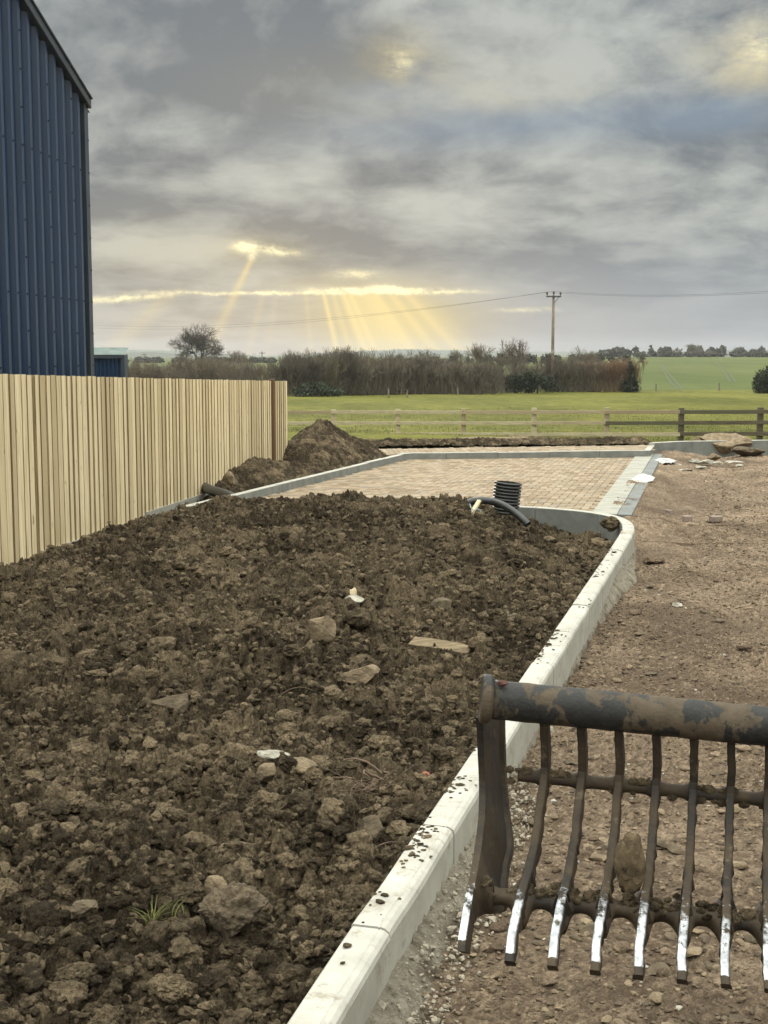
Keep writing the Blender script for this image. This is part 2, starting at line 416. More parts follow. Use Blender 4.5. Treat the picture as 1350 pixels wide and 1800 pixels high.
M_FARTREE = two('far_trees', (.05, .048, .038), (.088, .082, .062), .05, .95)
M_POLE = two('pole_wood', (.13, .10, .08), (.24, .19, .15), 2, .9)
M_WIRE = two('wire', (.05, .05, .055), (.08, .08, .085), 2, .6)
M_PORC = two('porcelain', (.05, .03, .025), (.09, .06, .05), 9, .3)
m, n, b = mat('paving_blocks', .9, 0, .2); v = geoc(n); tn = attr(n, 'tone')
c = mixc(n, tn.step(0, 1), (.185, .140, .092), (.330, .262, .190))
c = mixc(n, tn.step(.80, .95) * .6, c, (.16, .15, .13))
c = mixc(n, noise(n, v, .9, 5, .6).step(.45, .7) * .35, c, (.31, .26, .185))
c = mixc(n, noise(n, v, 30, 5, .7).step(.6, .7) * .4, c, (.15, .11, .08))
setc(n, b, c); bump(n, b, noise(n, v, 160, 4, .7), .3, .003)
M_PAVE = m
m, n, b = mat('pasture', .95, 0, .1); v = geoc(n)
a1 = noise(n, scaled(n, v, (1, .35, 1)), .12, 5, .6); a2 = noise(n, scaled(n, v, (1, .45, 1)), 1.4, 7, .7); a3 = noise(n, v, 14, 5, .7)
c = mixc(n, ((a1 - .5) * 2 + (a2 - .5) * 2.2 + (a3 - .5) * 1.4 + .5).clamp(), (.056, .062, .010), (.150, .146, .030))
c = mixc(n, a2.step(.56, .72) * .55, c, (.20, .18, .075))
c = mixc(n, noise(n, scaled(n, v, (1, .3, 1)), .5, 4, .6).step(.60, .72) * .4, c, (.085, .080, .024))
far = X(n, n.nodes.new('ShaderNodeSeparateXYZ').outputs[1]); n.links.new(v, far.s.node.inputs[0])
crop = X(n, far.s.node.outputs[0])
setc(n, b, c); bump(n, b, a2 * 2 + a3, .7, .06)
M_GRASS = m
m, n, b = mat('crop_field', .95, 0, .1); v = geoc(n)
a1 = noise(n, scaled(n, v, (1, .25, 1)), .03, 5, .6); a2 = noise(n, scaled(n, v, (1, .12, 1)), .5, 6, .7)
c = mixc(n, ((a1 - .5) * 2.4 + (a2 - .5) * 1.4 + .5).clamp(), (.052, .070, .017), (.096, .113, .034))
c = mixc(n, attr(n, 'tone').clamp(), c, (.045, .055, .026))
setc(n, b, c); bump(n, b, a2, .5, .2)
M_CROP = m
M_GBLADE = two('grass_blades', (.055, .068, .014), (.145, .15, .042), 3, .8)
M_HILL = two('wooded_hill', (.045, .058, .045), (.075, .085, .058), .008, .95)
# excavator bucket steel: mud, flaking dark paint, bare worn metal
def steel(name, kind):
    m, n, b = mat(name, .7, 0, .22); v = objc(n)
    f = noise(n, v, 7, 7, .68, .4); g = noise(n, v, 34, 6, .7)
    mud = mixc(n, g, (.022, .015, .009), (.070, .051, .032))
    if kind == 'tube':
        patch = noise(n, scaled(n, v, (1, 1, .55)), 16, 5, .62, .3).step(.50, .56)
        paint = mixc(n, noise(n, v, 60, 4, .7), (.008, .008, .009), (.036, .037, .037))
        c = mixc(n, patch, paint, mixc(n, g, (.030, .022, .015), (.125, .100, .072)))
        c = mixc(n, noise(n, v, 24, 4, .7).step(.66, .70), c, (.030, .022, .020))
        rg = patch * .30 + .52
    elif kind == 'tine':
        tn = attr(n, 'tone')
        w = (tn + (noise(n, scaled(n, v, (1, 1, .5)), 40, 5, .75) - .5) * .85).step(.74, .84)
        base_ = mixc(n, f.step(.42, .62), mud, (.020, .017, .015))
        base_ = mixc(n, tn.step(.35, .05) * .45, base_, (.016, .013, .011))
        base_ = mixc(n, noise(n, v, 15, 5, .7).step(.60, .68) * .7, base_, (.10, .078, .055))
        c = mixc(n, w, base_, mixc(n, g.step(.3, .7), (.20, .21, .23), (.52, .54, .58)))
        rg = w * -.28 + .62
        n.links.new((w * .75).s, b.inputs['Metallic'])
    elif kind == 'worn':
        p = noise(n, scaled(n, v, (1, 1, .6)), 34, 5, .75).step(.575, .62)
        c = mixc(n, p, mixc(n, g, (.50, .50, .51), (.78, .78, .80)), mud)
        rg = p * .5 + .33
        n.links.new(((p * -1.0 + 1.0) * .75).s, b.inputs['Metallic'])
    else:
        c = mixc(n, f.step(.42, .62), mud, (.028, .023, .020))
        c = mixc(n, noise(n, v, 15, 5, .7).step(.60, .68) * .8, c, (.10, .078, .055))
        rg = f * .3 + .55
    setc(n, b, c); n.links.new(rg.s, b.inputs['Roughness']); bump(n, b, f + g * 1.2, .7, .004)
    return m
M_TUBE, M_MUDST, M_WORN = steel('painted_tube_steel', 'tube'), steel('muddy_steel', 'mud'), steel('worn_steel', 'worn')
M_TINE = steel('tine_steel', 'tine')

# ------------------------------------------------------------------ site layout
KT, PV = .25, .14                                   # kerb top, paving level
bed_px = [(520.4, 1770), (634, 1600.5), (668.8, 1558), (707, 1499), (746, 1441), (776, 1398), (839, 1306), (920, 1185.5), (1000, 1070.7), (1018.6, 1044),
          (1035.5, 1018.7), (1058.7, 985), (1075.6, 959.6), (1089, 939), (1095, 927), (1091, 916.5), (1074, 908), (1048, 902.4), (1016.5, 898), (970, 894), (919, 891)]
inner = [P(x, y, z=KT) for x, y in bed_px]
d0 = (inner[1] - inner[0]).normalized()
inner = [inner[0] - d0 * 2.2] + inner
LK0, LK1 = P(365, 882, z=KT), P(716, 796.5, z=KT)    # left paving kerb, paving side top edge
ldir = (LK1 - LK0).normalized()
inner += [inner[-1] + Vector((-.9, .10, 0)), LK0 + Vector((1.2, -.25, 0)), LK0 + Vector((.25, -.2, 0))]
def smooth_path(pts, step=.05, it=3):
    pts = [p.copy() for p in pts]
    def resamp(pts, st):
        L = [0]
        for a, b_ in zip(pts, pts[1:]): L.append(L[-1] + (b_ - a).length)
        n_ = max(2, int(L[-1] / st)); o = []; j = 0
        for i in range(n_ + 1):
            s_ = L[-1] * i / n_
            while j < len(pts) - 2 and L[j + 1] < s_: j += 1
            o.append(pts[j].lerp(pts[j + 1], (s_ - L[j]) / max(1e-9, L[j + 1] - L[j])))
        return o
    pts = resamp(pts, step)
    for _ in range(it):
        pts = [pts[0]] + [(a + b_ * 2 + c_) / 4 for a, b_, c_ in zip(pts, pts[1:], pts[2:])] + [pts[-1]]
    return resamp(pts, step)
KP = smooth_path(inner, .0457, 14)
KPx = np.array([p.x for p in KP]); KPy = np.array([p.y for p in KP])
def normals2(path, side=1):
    o = []
    for i in range(len(path)):
        t_ = (path[min(i + 1, len(path) - 1)] - path[max(i - 1, 0)]).normalized()
        o.append(Vector((t_.y, -t_.x, 0)) * side)
    return o
def kerb(name, path, side, zt, zb, width=.125, unit=.915, lab=None, face_rib=False, zfun=None, inner_mat=None):
    """kerb stones laid end to end along a path; profile runs from the path edge outwards"""
    N_ = normals2(path, side); mb = MB()
    prof = [(0, zb), (0, zt - .006), (.006, zt), (width - .040, zt), (width - .036, zt - .0025), (width - .032, zt), (width - .018, zt - .004), (width - .005, zt - .014), (width, zt - .03), (width, zb)]
    L = 0; k0 = 0; seg = []
    for i in range(1, len(path)):
        L += (path[i] - path[i - 1]).length
        if L >= unit or i == len(path) - 1: seg.append((k0, i)); k0 = i; L = 0
    for (a, b_) in seg:
        jz = random.uniform(-.004, .004); jn = random.uniform(-.003, .003)
        rings = []
        for i in range(a, b_ + 1):
            p = path[i].copy()
            if i == a: p = p.lerp(path[min(i + 1, b_)], .10)
            if i == b_: p = p.lerp(path[i - 1], .10)
            dz_ = zfun(p) if zfun else 0
            rings.append([p + N_[i] * (w_ + jn) + Vector((0, 0, z_ + jz + dz_ - p.z)) for (w_, z_) in prof])
        m_ = len(prof); vs = [q for r_ in rings for q in r_]; fs = []; ms = []
        for i in range(len(rings) - 1):
            for k in range(m_ - 1):
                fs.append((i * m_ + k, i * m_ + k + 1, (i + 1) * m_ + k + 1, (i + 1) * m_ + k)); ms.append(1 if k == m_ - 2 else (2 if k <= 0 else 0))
        fs.append(tuple(range(m_))); ms.append(0)
        fs.append(tuple((len(rings) - 1) * m_ + k for k in reversed(range(m_)))); ms.append(0)
        b0 = len(mb.v); mb.add(vs, fs, 0, random.random()); mb.m[-len(fs):] = ms
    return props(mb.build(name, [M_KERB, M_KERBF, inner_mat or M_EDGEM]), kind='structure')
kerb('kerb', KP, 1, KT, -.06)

# ------------------------------------------------------------------ the dug bed of topsoil
def poly_inside(x, y, poly):
    ins = np.zeros(x.shape, bool); n_ = len(poly)
    for i in range(n_):
        x1, y1 = poly[i]; x2, y2 = poly[(i + 1) % n_]
        if y1 == y2: continue
        c_ = ((y1 > y) != (y2 > y)) & (x < (x2 - x1) * (y - y1) / (y2 - y1) + x1)
        ins ^= c_
    return ins
def path_dist(x, y, pts):
    d = np.full(x.shape, 1e9)
    for (ax, ay), (bx_, by_) in zip(pts, pts[1:]):
        vx, vy = bx_ - ax, by_ - ay; L2 = vx * vx + vy * vy
        t_ = np.clip(((x - ax) * vx + (y - ay) * vy) / L2, 0, 1)
        d = np.minimum(d, (x - ax - t_ * vx) ** 2 + (y - ay - t_ * vy) ** 2)
    return np.sqrt(d)
KN = normals2(KP, 1)
kc = [(p.x + n_.x * .05, p.y + n_.y * .05) for p, n_ in zip(KP, KN)][::3] + [(KP[-1].x, KP[-1].y)]
FA, FB = P(0, 1005, z=.03), Vector((-1.62, 22.3, 0))       # fence line on the ground
fdir = Vector((FB.x - FA.x, FB.y - FA.y, 0)).normalized()
def fence_x(Y): return FA.x + (Y - FA.y) * fdir.x / fdir.y
bed_poly = kc + [(fence_x(LK0.y) - .1, LK0.y), (fence_x(0) - 3, 0.5), (kc[0][0], .5)]
def soil_base(x, y):
    t_ = np.clip((y - 5) / 9.0, 0, 1)
    z = .10 + .18 * t_ * t_ * (3 - 2 * t_)
    # rises to a crest at the back, lower beside the fence and at the right-hand corner
    z += .08 * np.exp(-((x + .3) / 1.6) ** 2 - ((y - 13.6) / 1.6) ** 2)
    z -= .34 * np.clip((x - 1.0) / .9, 0, 1) * np.clip((y - 8.5) / 4, 0, 1)
    fx = FA.x + (y - FA.y) * fdir.x / fdir.y
    df = x - fx
    z = z * (1 - .75 * np.exp(-np.clip(df, 0, 9) / .6)) + .005 * np.exp(-np.clip(df, 0, 9) / .6) + .01
    z -= .05 * np.exp(-np.clip(df, 0, 9) / .9)
    z += .035 * fbm2(x * .9, y * .9, 3, 11) + .05 * np.exp(-((x + 1.3) / .5) ** 2 - ((y - 5.2) / .5) ** 2)
    return z
def soil_h(x, y, fine=True):
    wx = x + .05 * fbm2(x * 5, y * 5, 3, 21) + .012 * fbm2(x * 26, y * 26, 2, 23)
    wy = y + .05 * fbm2(x * 5 + 9, y * 5, 3, 22) + .012 * fbm2(x * 26, y * 26 + 5, 2, 24)
    zb = soil_base(x, y)
    dens = np.clip(.9 - (y - 5) * .035, .55, 1)
    h1, i1 = clods(wx, wy, .30, 31, .3, .62, .55)
    h2, i2 = clods(wx, wy, .135, 41, .4, .75, .8)
    h3, i3 = clods(wx + .02, wy, .062, 51, .4, .8, .85)
    fx = FA.x + (y - FA.y) * fdir.x / fdir.y; nf = np.clip((x - fx) / .5, .25, 1); dens = dens * nf
    h0, i0 = clods(wx + .1 * fbm2(x * 2, y * 2, 2, 15), wy, .62, 35, .25, .5, .5)
    zb = zb + (h0 * .30 + .022 * fbm2(x * 2.6, y * 2.6, 3, 18)) * nf
    h = zb + h1 * .26 * dens + h2 * .62 * dens + h3 * 1.05 * nf - .025
    tone = .5 * i1 * (h1 > 0) + .3 * i2 + .2 * i3 + .12
    if fine:
        h4, i4 = clods(wx, wy, .028, 61, .4, .8, .9); h5, i5 = clods(wx, wy + .4, .013, 71, .4, .85, .9)
        h = h + h4 * 1.0 + h5 * .9 + .006 * fbm2(x * 60, y * 60, 2, 81)
        tone = tone * .8 + .2 * i4
    return h, tone
def bed_mesh():
    nr, nc = 1650, 880
    Y = 2.6 * np.exp(np.linspace(0, math.log(16.3 / 2.6), nr))
    n_fr = int(np.argmax(KPy > 14.0)) if (KPy > 14.0).any() else len(KPy)
    up = KPy[:len(KPy)]; imax = int(np.argmax(KPx[KPy < 14.5])) if (KPy < 14.5).any() else 0
    xr = np.interp(Y, np.maximum.accumulate(KPy[:imax + 1]), KPx[:imax + 1]) + .10
    xr = np.where(Y > KPy[imax], KPx[imax] + .1, xr)
    xl = np.where(Y > FA.y - 1.2, FA.x + (Y - FA.y) * fdir.x / fdir.y - .03, -.30 * Y - .25)
    xl = np.maximum(xl, -.30 * Y - .3)
    u = np.linspace(0, 1, nc)[None, :]
    x = xl[:, None] * (1 - u) + xr[:, None] * u; y = np.repeat(Y[:, None], nc, 1)
    z, tone = soil_h(x, y)
    dk = path_dist(x, y, [(p.x, p.y) for p in KP[::4]])
    ins = poly_inside(x, y, bed_poly)
    lim = KT - .075 + .06 * np.clip(fbm2(x * 3, y * 3, 2, 91) + .35, 0, 1) + .35 * np.clip(dk - .02, 0, 3)
    back = np.clip((y - 13.2) / 1.0, 0, 1) * np.clip((1.0 - x) / .6, 0, 1)
    lim = lim + .11 * back
    z = np.where(z > lim, lim + (z - lim) * .35, z)
    z = np.where(ins, z, -.15)
    me = np_mesh('topsoil', np.stack([x, y, z], -1).reshape(-1, 3), grid_faces(nr, nc), False, {'tone': tone})
    return props(link('topsoil', me, M_SOIL), 'dark freshly dug clay topsoil heaped between fence and kerb', 'soil', kind='stuff')
bed_mesh()

# lump prototypes
def ico(sub):
    import bmesh
    bm = bmesh.new(); bmesh.ops.create_icosphere(bm, subdivisions=sub, radius=1.0)
    V = np.array([v_.co[:] for v_ in bm.verts]); Fc = np.array([[v_.index for v_ in f_.verts] for f_ in bm.faces]); bm.free()
    return V, Fc
ICO = {k: ico(k) for k in (1, 2, 3, 4, 5)}
def worley3(V, fq, seed):
    P_ = V * fq; I = np.floor(P_).astype(np.int64); b_ = np.full(len(V), 9.0)
    for i in (-1, 0, 1):
        for j in (-1, 0, 1):
            for k in (-1, 0, 1):
                c_ = I + np.array([i, j, k]); o_ = np.stack([_h(c_[:, 0], c_[:, 1], c_[:, 2], seed + q) for q in range(3)], -1)
                b_ = np.minimum(b_, ((c_ + o_ - P_) ** 2).sum(1))
    return np.sqrt(np.clip(1 - b_, 0, 1))
def lump(sub, seed, rough=.35, angular=0, gran=0.0):
    V, Fc = ICO[sub]; V = V.copy(); rs = np.random.RandomState(seed)
    if angular:
        for _ in range(angular):
            nrm = rs.normal(size=3); nrm /= np.linalg.norm(nrm); c_ = rs.uniform(.45, .8)
            d = V @ nrm; V = V - np.outer(np.clip(d - c_, 0, None), nrm)
    r = np.zeros(len(V))
    for o, (fq, am) in enumerate([(1.3, .55), (2.9, .35), (6.1, .22), (12, .12)]):
        r += am * vn3(V[:, 0] * fq + seed, V[:, 1] * fq + seed * .37, V[:, 2] * fq, seed + o)
    g_ = 0
    if gran: g_ = gran * (worley3(V, 2.0, seed) + .7 * worley3(V, 4.6, seed + 9) + .5 * worley3(V, 10.0, seed + 19) - 1.3)
    V = V * (1 + rough * r + g_)[:, None]
    return V, Fc
def rotm(rs):
    q = rs.normal(size=4); q /= np.linalg.norm(q); w, x, y, z = q
    return np.array([[1-2*(y*y+z*z),2*(x*y-z*w),2*(x*z+y*w)],[2*(x*y+z*w),1-2*(x*x+z*z),2*(y*z-x*w)],[2*(x*z-y*w),2*(y*z+x*w),1-2*(x*x+y*y)]])
def scatter(name, protos, xs, ys, zs, rs_, seed, flat=.75, mats=None, smooth=False, mat_=None, sink=.2):
    rs = np.random.RandomState(seed); VV, FF, TT, MM = [], [], [], []; off = 0
    for i in range(len(xs)):
        V, Fc = protos[rs.randint(len(protos))]
        sc = rs_[i] * np.array([rs.uniform(.8, 1.3), rs.uniform(.7, 1.1), rs.uniform(.6, 1.0)])
        Q = (V * sc) @ rotm(rs).T; Q[:, 2] *= flat
        Q += np.array([xs[i], ys[i], zs[i] + rs_[i] * (flat - sink) * .6])
        VV.append(Q); FF.append(Fc + off); off += len(V); TT.append(np.full(len(V), rs.rand()))
        if mats: MM.append(np.full(len(Fc), rs.choice(len(mats[0]), p=mats[1])))
    me = np_mesh(name, np.concatenate(VV), np.concatenate(FF), smooth, {'tone': np.concatenate(TT)}, np.concatenate(MM) if mats else None)
    return link(name, me, mats[0] if mats else mat_)
rs = np.random.RandomState(5)
def bed_points(n_, ymin, ymax, power=1.6):
    xs, ys = [], []
    while len(xs) < n_:
        u = rs.rand(n_); y = ymin * (ymax / ymin) ** (u ** .9)
        x = rs.uniform(-1, 1, n_) * (.3 * y + .1) + 0
        ok = poly_inside(x, y, bed_poly)
        fx = FA.x + (y - FA.y) * fdir.x / fdir.y
        dk = path_dist(x, y, [(p.x, p.y) for p in KP[::6]])
        ok &= (x > fx + .08) & (dk > .04)
        xs += list(x[ok]); ys += list(y[ok])
    return np.array(xs[:n_]), np.array(ys[:n_])
L1 = [lump(2, 100 + k, .8) for k in range(14)]; L2 = [lump(3, 200 + k, .6, gran=.34) for k in range(16)]; L3 = [lump(5, 300 + k, .45, gran=.42) for k in range(12)]
L4 = [lump(4, 330 + k, .5, gran=.40) for k in range(14)]
x, y = bed_points(12000, 3.0, 14.5); r = rs.gamma(2.2, .0034, 12000) + .004 + .0006 * y; z, _ = soil_h(x, y)
dkk = path_dist(x, y, [(p.x, p.y) for p in KP[::6]]); z = np.minimum(z, KT - .03 + .35 * dkk)
props(scatter('soil_crumbs', L1, x, y, z, r, 6, .8, mat_=M_SOIL), 'small loose crumbs of dark soil lying over the dug bed', 'soil', kind='stuff')
x, y = bed_points(2800, 3.0, 14.5); r = rs.gamma(2.4, .0072, 2800) + .008; z, _ = soil_h(x, y, False)
z = np.minimum(z, KT - .03 + .35 * path_dist(x, y, [(p.x, p.y) for p in KP[::6]]))
props(scatter('soil_clods', L2 + L4[:8], x, y, z, r, 7, .75, mat_=M_SOIL, sink=.55), 'fist sized clods of clay soil strewn across the bed', 'soil', kind='stuff')
x, y = bed_points(300, 3.2, 13.5); r = rs.uniform(.024, .060, 300); z, _ = soil_h(x, y, False)
z = np.minimum(z, KT - .02 + .35 * path_dist(x, y, [(p.x, p.y) for p in KP[::6]]))
props(scatter('soil_lumps', L3, x, y, z, r, 8, .62, mat_=M_SOIL, sink=.60), 'large broken lumps of clay soil standing out of the bed', 'soil', kind='stuff')

# ------------------------------------------------------------------ dirt yard to the right of the kerb
def yard_h(x, y, fine=True):
    wx = x + .03 * fbm2(x * 6, y * 6, 2, 121); wy = y + .03 * fbm2(x * 6 + 4, y * 6, 2, 122)
    rough = np.clip(.75 + .6 * fbm2(x * .5, y * .5, 2, 130), .25, 1.3)
    z = .022 * fbm2(x * .6, y * .6, 3, 101) - .035 * np.exp(-((x - .9 - y * .17 + .1 * np.sin(y * .5)) / .12) ** 2) - .035 * np.exp(-((x - 2.2 - y * .17) / .16) ** 2) + .016 * fbm2(x * 2.2, y * 1.2, 3, 107)
    h1, i1 = clods(wx, wy, .10, 131, .3, .7, .4); h2, i2 = clods(wx, wy, .042, 141, .35, .8, .7); h3, i3 = clods(wx, wy, .019, 151, .4, .85, .85)
    z = z + rough * (h1 * .28 + h2 * .42 + h3 * .55)
    return z, .25 * i1 + .35 * i2 + .4 * i3
def yard_mesh():
    nr, nc = 900, 560
    Y = 2.4 * np.exp(np.linspace(0, math.log(33.0 / 2.4), nr))
    imax = int(np.argmax(KPx)); xk = np.interp(Y, np.maximum.accumulate(KPy[:imax + 1]), KPx[:imax + 1]) + .06
    xk = np.where(Y > KPy[imax], KPx[imax] - .3 , xk); xk = np.where(Y > 15.5, 1.8, xk)
    xr = .33 * Y + .9
    u = np.linspace(0, 1, nc)[None, :]
    x = xk[:, None] * (1 - u) + xr[:, None] * u; y = np.repeat(Y[:, None], nc, 1)
    z, tone = yard_h(x, y)
    z += .06 * np.exp(-((x - 6.9) / 1.6) ** 2 - ((y - 26.5) / 1.6) ** 2)
    z = np.where((x > 4.5) & (y > np.interp(x, [P(1150, 778, z=KT).x, P(1500, 776, z=KT).x], [P(1150, 778, z=KT + .06).y, P(1500, 776, z=KT + .06).y]) + .1), -.2, z)
    a_, b_ = P(1040, 901, z=PV), P(1118, 800, z=PV); e_ = (b_ - a_).normalized(); n__ = Vector((e_.y, -e_.x, 0))
    ds = (x - a_.x) * n__.x + (y - a_.y) * n__.y - .47; al = (x - a_.x) * e_.x + (y - a_.y) * e_.y
    z += np.where((ds > -.3), (PV - .02) * np.clip(1 - (ds - .05) / .75, 0, 1) * np.clip((al + 1.0) / .8, 0, 1), -.05 * (al > -1))
    me = np_mesh('dirt_yard', np.stack([x, y, z], -1).reshape(-1, 3), grid_faces(nr, nc), False, {'tone': tone})
    return props(link('dirt_yard', me, M_DIRT), kind='structure')
yard_mesh()
# plain ground sheet under and around everything near
mb = MB(); nr = 60
xs_ = np.linspace(-60, 60, 61); ys_ = np.linspace(-40, 30, 36)
gx, gy = np.meshgrid(xs_, ys_); gz = -.11 + 0 * gx
me = np_mesh('ground', np.stack([gx, gy, gz], -1).reshape(-1, 3), grid_faces(36, 61), False, {'tone': np.full(gx.size, .4)})
props(link('ground', me, M_DIRT), kind='structure')
# stones on the yard
def yard_points(n_, ymin, ymax):
    xs, ys = [], []
    while len(xs) < n_:
        u = rs.rand(n_); y = ymin * (ymax / ymin) ** u
        xk = np.interp(y, np.maximum.accumulate(KPy[:int(np.argmax(KPx)) + 1]), KPx[:int(np.argmax(KPx)) + 1]) + .16
        x = xk + (.31 * y + .3 - xk) * rs.rand(n_) ** 1.15
        ok = (x > xk) & ((y < 13) | (x > 3.2 + .08 * (y - 13)))
        xs += list(x[ok]); ys += list(y[ok])
    return np.array(xs[:n_]), np.array(ys[:n_])
A1 = [lump(1, 400 + k, .35, 6) for k in range(16)]; A2 = [lump(2, 500 + k, .3, 7) for k in range(12)]
x, y = yard_points(9000, 2.9, 24); r = rs.gamma(1.7, .0028, 9000) + .003 + .0005 * y; z, _ = yard_h(x, y)
props(scatter('gravel', A1, x, y, z, r, 16, .55, mats=([M_STONE, M_STONED, M_DIRT, M_STONEG], [.25, .34, .40, .01])), 'small angular stone chips littering the brown dirt yard', 'gravel', kind='stuff')
x, y = yard_points(900, 2.9, 20); r = rs.gamma(1.6, .0075, 900) + .008; z, _ = yard_h(x, y, False)
props(scatter('stones', A2, x, y, z, r, 17, .5, mats=([M_STONE, M_STONED, M_DIRT], [.30, .35, .35])), 'flattish brown stones scattered over the dirt yard', 'gravel', kind='stuff')
# rough concrete haunching along the kerb foot
def haunch():
    i1 = int(np.argmax(KPx)) + 6; idx = np.arange(0, i1); nseg = 9; per = 6
    N2 = len(idx) * per; globals()['HI'] = i1; s = np.linspace(0, len(idx) - 1.001, N2); i = s.astype(int); f_ = s - i
    nx = np.array([n_.x for n_ in KN]); ny = np.array([n_.y for n_ in KN])
    bx = KPx[i] * (1 - f_) + KPx[i + 1] * f_; by = KPy[i] * (1 - f_) + KPy[i + 1] * f_
    nx, ny = nx[i], ny[i]
    yy = by
    wid = np.where(yy < 5.2, .17 - .03 * np.clip(yy - 3.5, 0, 2), .02) + .16 * np.exp(-((yy - 11.6) / 1.1) ** 2) + .03 * fbm2(yy * 2.2, yy * 0, 3, 171)
    hgt = np.where(yy < 5.2, .075, .01) + .10 * np.exp(-((yy - 11.4) / 1.0) ** 2)
    wid = np.clip(wid, .01, .4)
    M_ = 26; w = np.linspace(0, 1, M_)[None, :]
    x = bx[:, None] + nx[:, None] * (.122 + w * wid[:, None]); y = by[:, None] + ny[:, None] * (.122 + w * wid[:, None])
    h, id_ = clods(x, y, .045, 181, .3, .7, .6); h2, _ = clods(x, y, .012, 191, .4, .8, .9)
    z = hgt[:, None] * (1 - w) ** 1.3 + (h * .6 + h2 * .7) + .02 - .09 * w ** 3
    tone = np.repeat(w, N2, 0) * .8 + .5 * fbm2(x * 6, y * 6, 3, 7) + .1
    me = np_mesh('concrete_haunch', np.stack([x, y, z], -1).reshape(-1, 3), grid_faces(N2, M_), False, {'tone': tone})
    props(link('concrete_haunch', me, M_HAUNCH), kind='structure')
haunch()
def haunch_stones():
    rs4 = np.random.RandomState(33); n_ = 2600; i = rs4.randint(0, 110, n_)
    w = .125 + rs4.rand(n_) ** .8 * .19; nx = np.array([q.x for q in KN])[i]; ny = np.array([q.y for q in KN])[i]
    x = KPx[i] + nx * w + rs4.normal(0, .02, n_); y = KPy[i] + ny * w + rs4.normal(0, .03, n_)
    ok = (x - KPx[i]) * nx + (y - KPy[i]) * ny > .128; x, y, w = x[ok], y[ok], w[ok]
    z = .085 * np.clip(1 - (w - .125) / .17, 0, 1) ** 1.3 + .012
    props(scatter('haunch_rubble', A1[:8] + L1[:6], x, y, z, rs4.gamma(2, .0020, len(x)) + .002, 34, .8, mat_=M_HAUNCH2), 'gritty lumps of pale concrete along the foot of the near kerb', 'rubble', kind='stuff')
haunch_stones()

# soil spilt on the kerb top
def kerb_spill():
    xs, ys, zs, r = [], [], [], []
    for (px, py, n_, sp_) in [(745, 1470, 120, .09), (705, 1500, 40, .05), (800, 1385, 80, .07), (850, 1310, 60, .05), (930, 1220, 25, .1), (960, 1150, 40, .14), (985, 1120, 30, .12), (1020, 1060, 30, .15),
                              (672, 1578, 14, .03), (640, 1620, 6, .08), (600, 1700, 6, .1), (1050, 1010, 30, .25), (1075, 975, 25, .3), (1100, 935, 16, .2)]:
        c_ = P(px, py, z=KT)
        i = int(np.argmin((KPx - c_.x) ** 2 + (KPy - c_.y) ** 2)); tg = (KP[min(i + 1, len(KP) - 1)] - KP[i - 1]).normalized()
        for _ in range(int(n_ * .42)):
            a, w = random.gauss(0, sp_), min(.12, abs(random.gauss(0, .042)))
            q = KP[i] + tg * a + KN[i] * w
            xs.append(q.x); ys.append(q.y); zs.append(KT); r.append(random.uniform(.003, .008) + (.012 if random.random() < .12 and w < .08 else 0) + .0006 * q.y)
    for _ in range(14):
        i = random.randrange(40, len(KP) - 60); w = min(.115, abs(random.gauss(0, .06)))
        q = KP[i] + KN[i] * w; xs.append(q.x); ys.append(q.y); zs.append(KT); r.append(random.uniform(.002, .006) + .0004 * q.y)
    props(scatter('spilt_soil', L1, xs, ys, zs, np.array(r) * .8, 19, .32, mat_=M_SOIL, sink=.1), 'crumbs of dark soil spilt on top of the pale kerb', 'soil', kind='stuff')
kerb_spill()

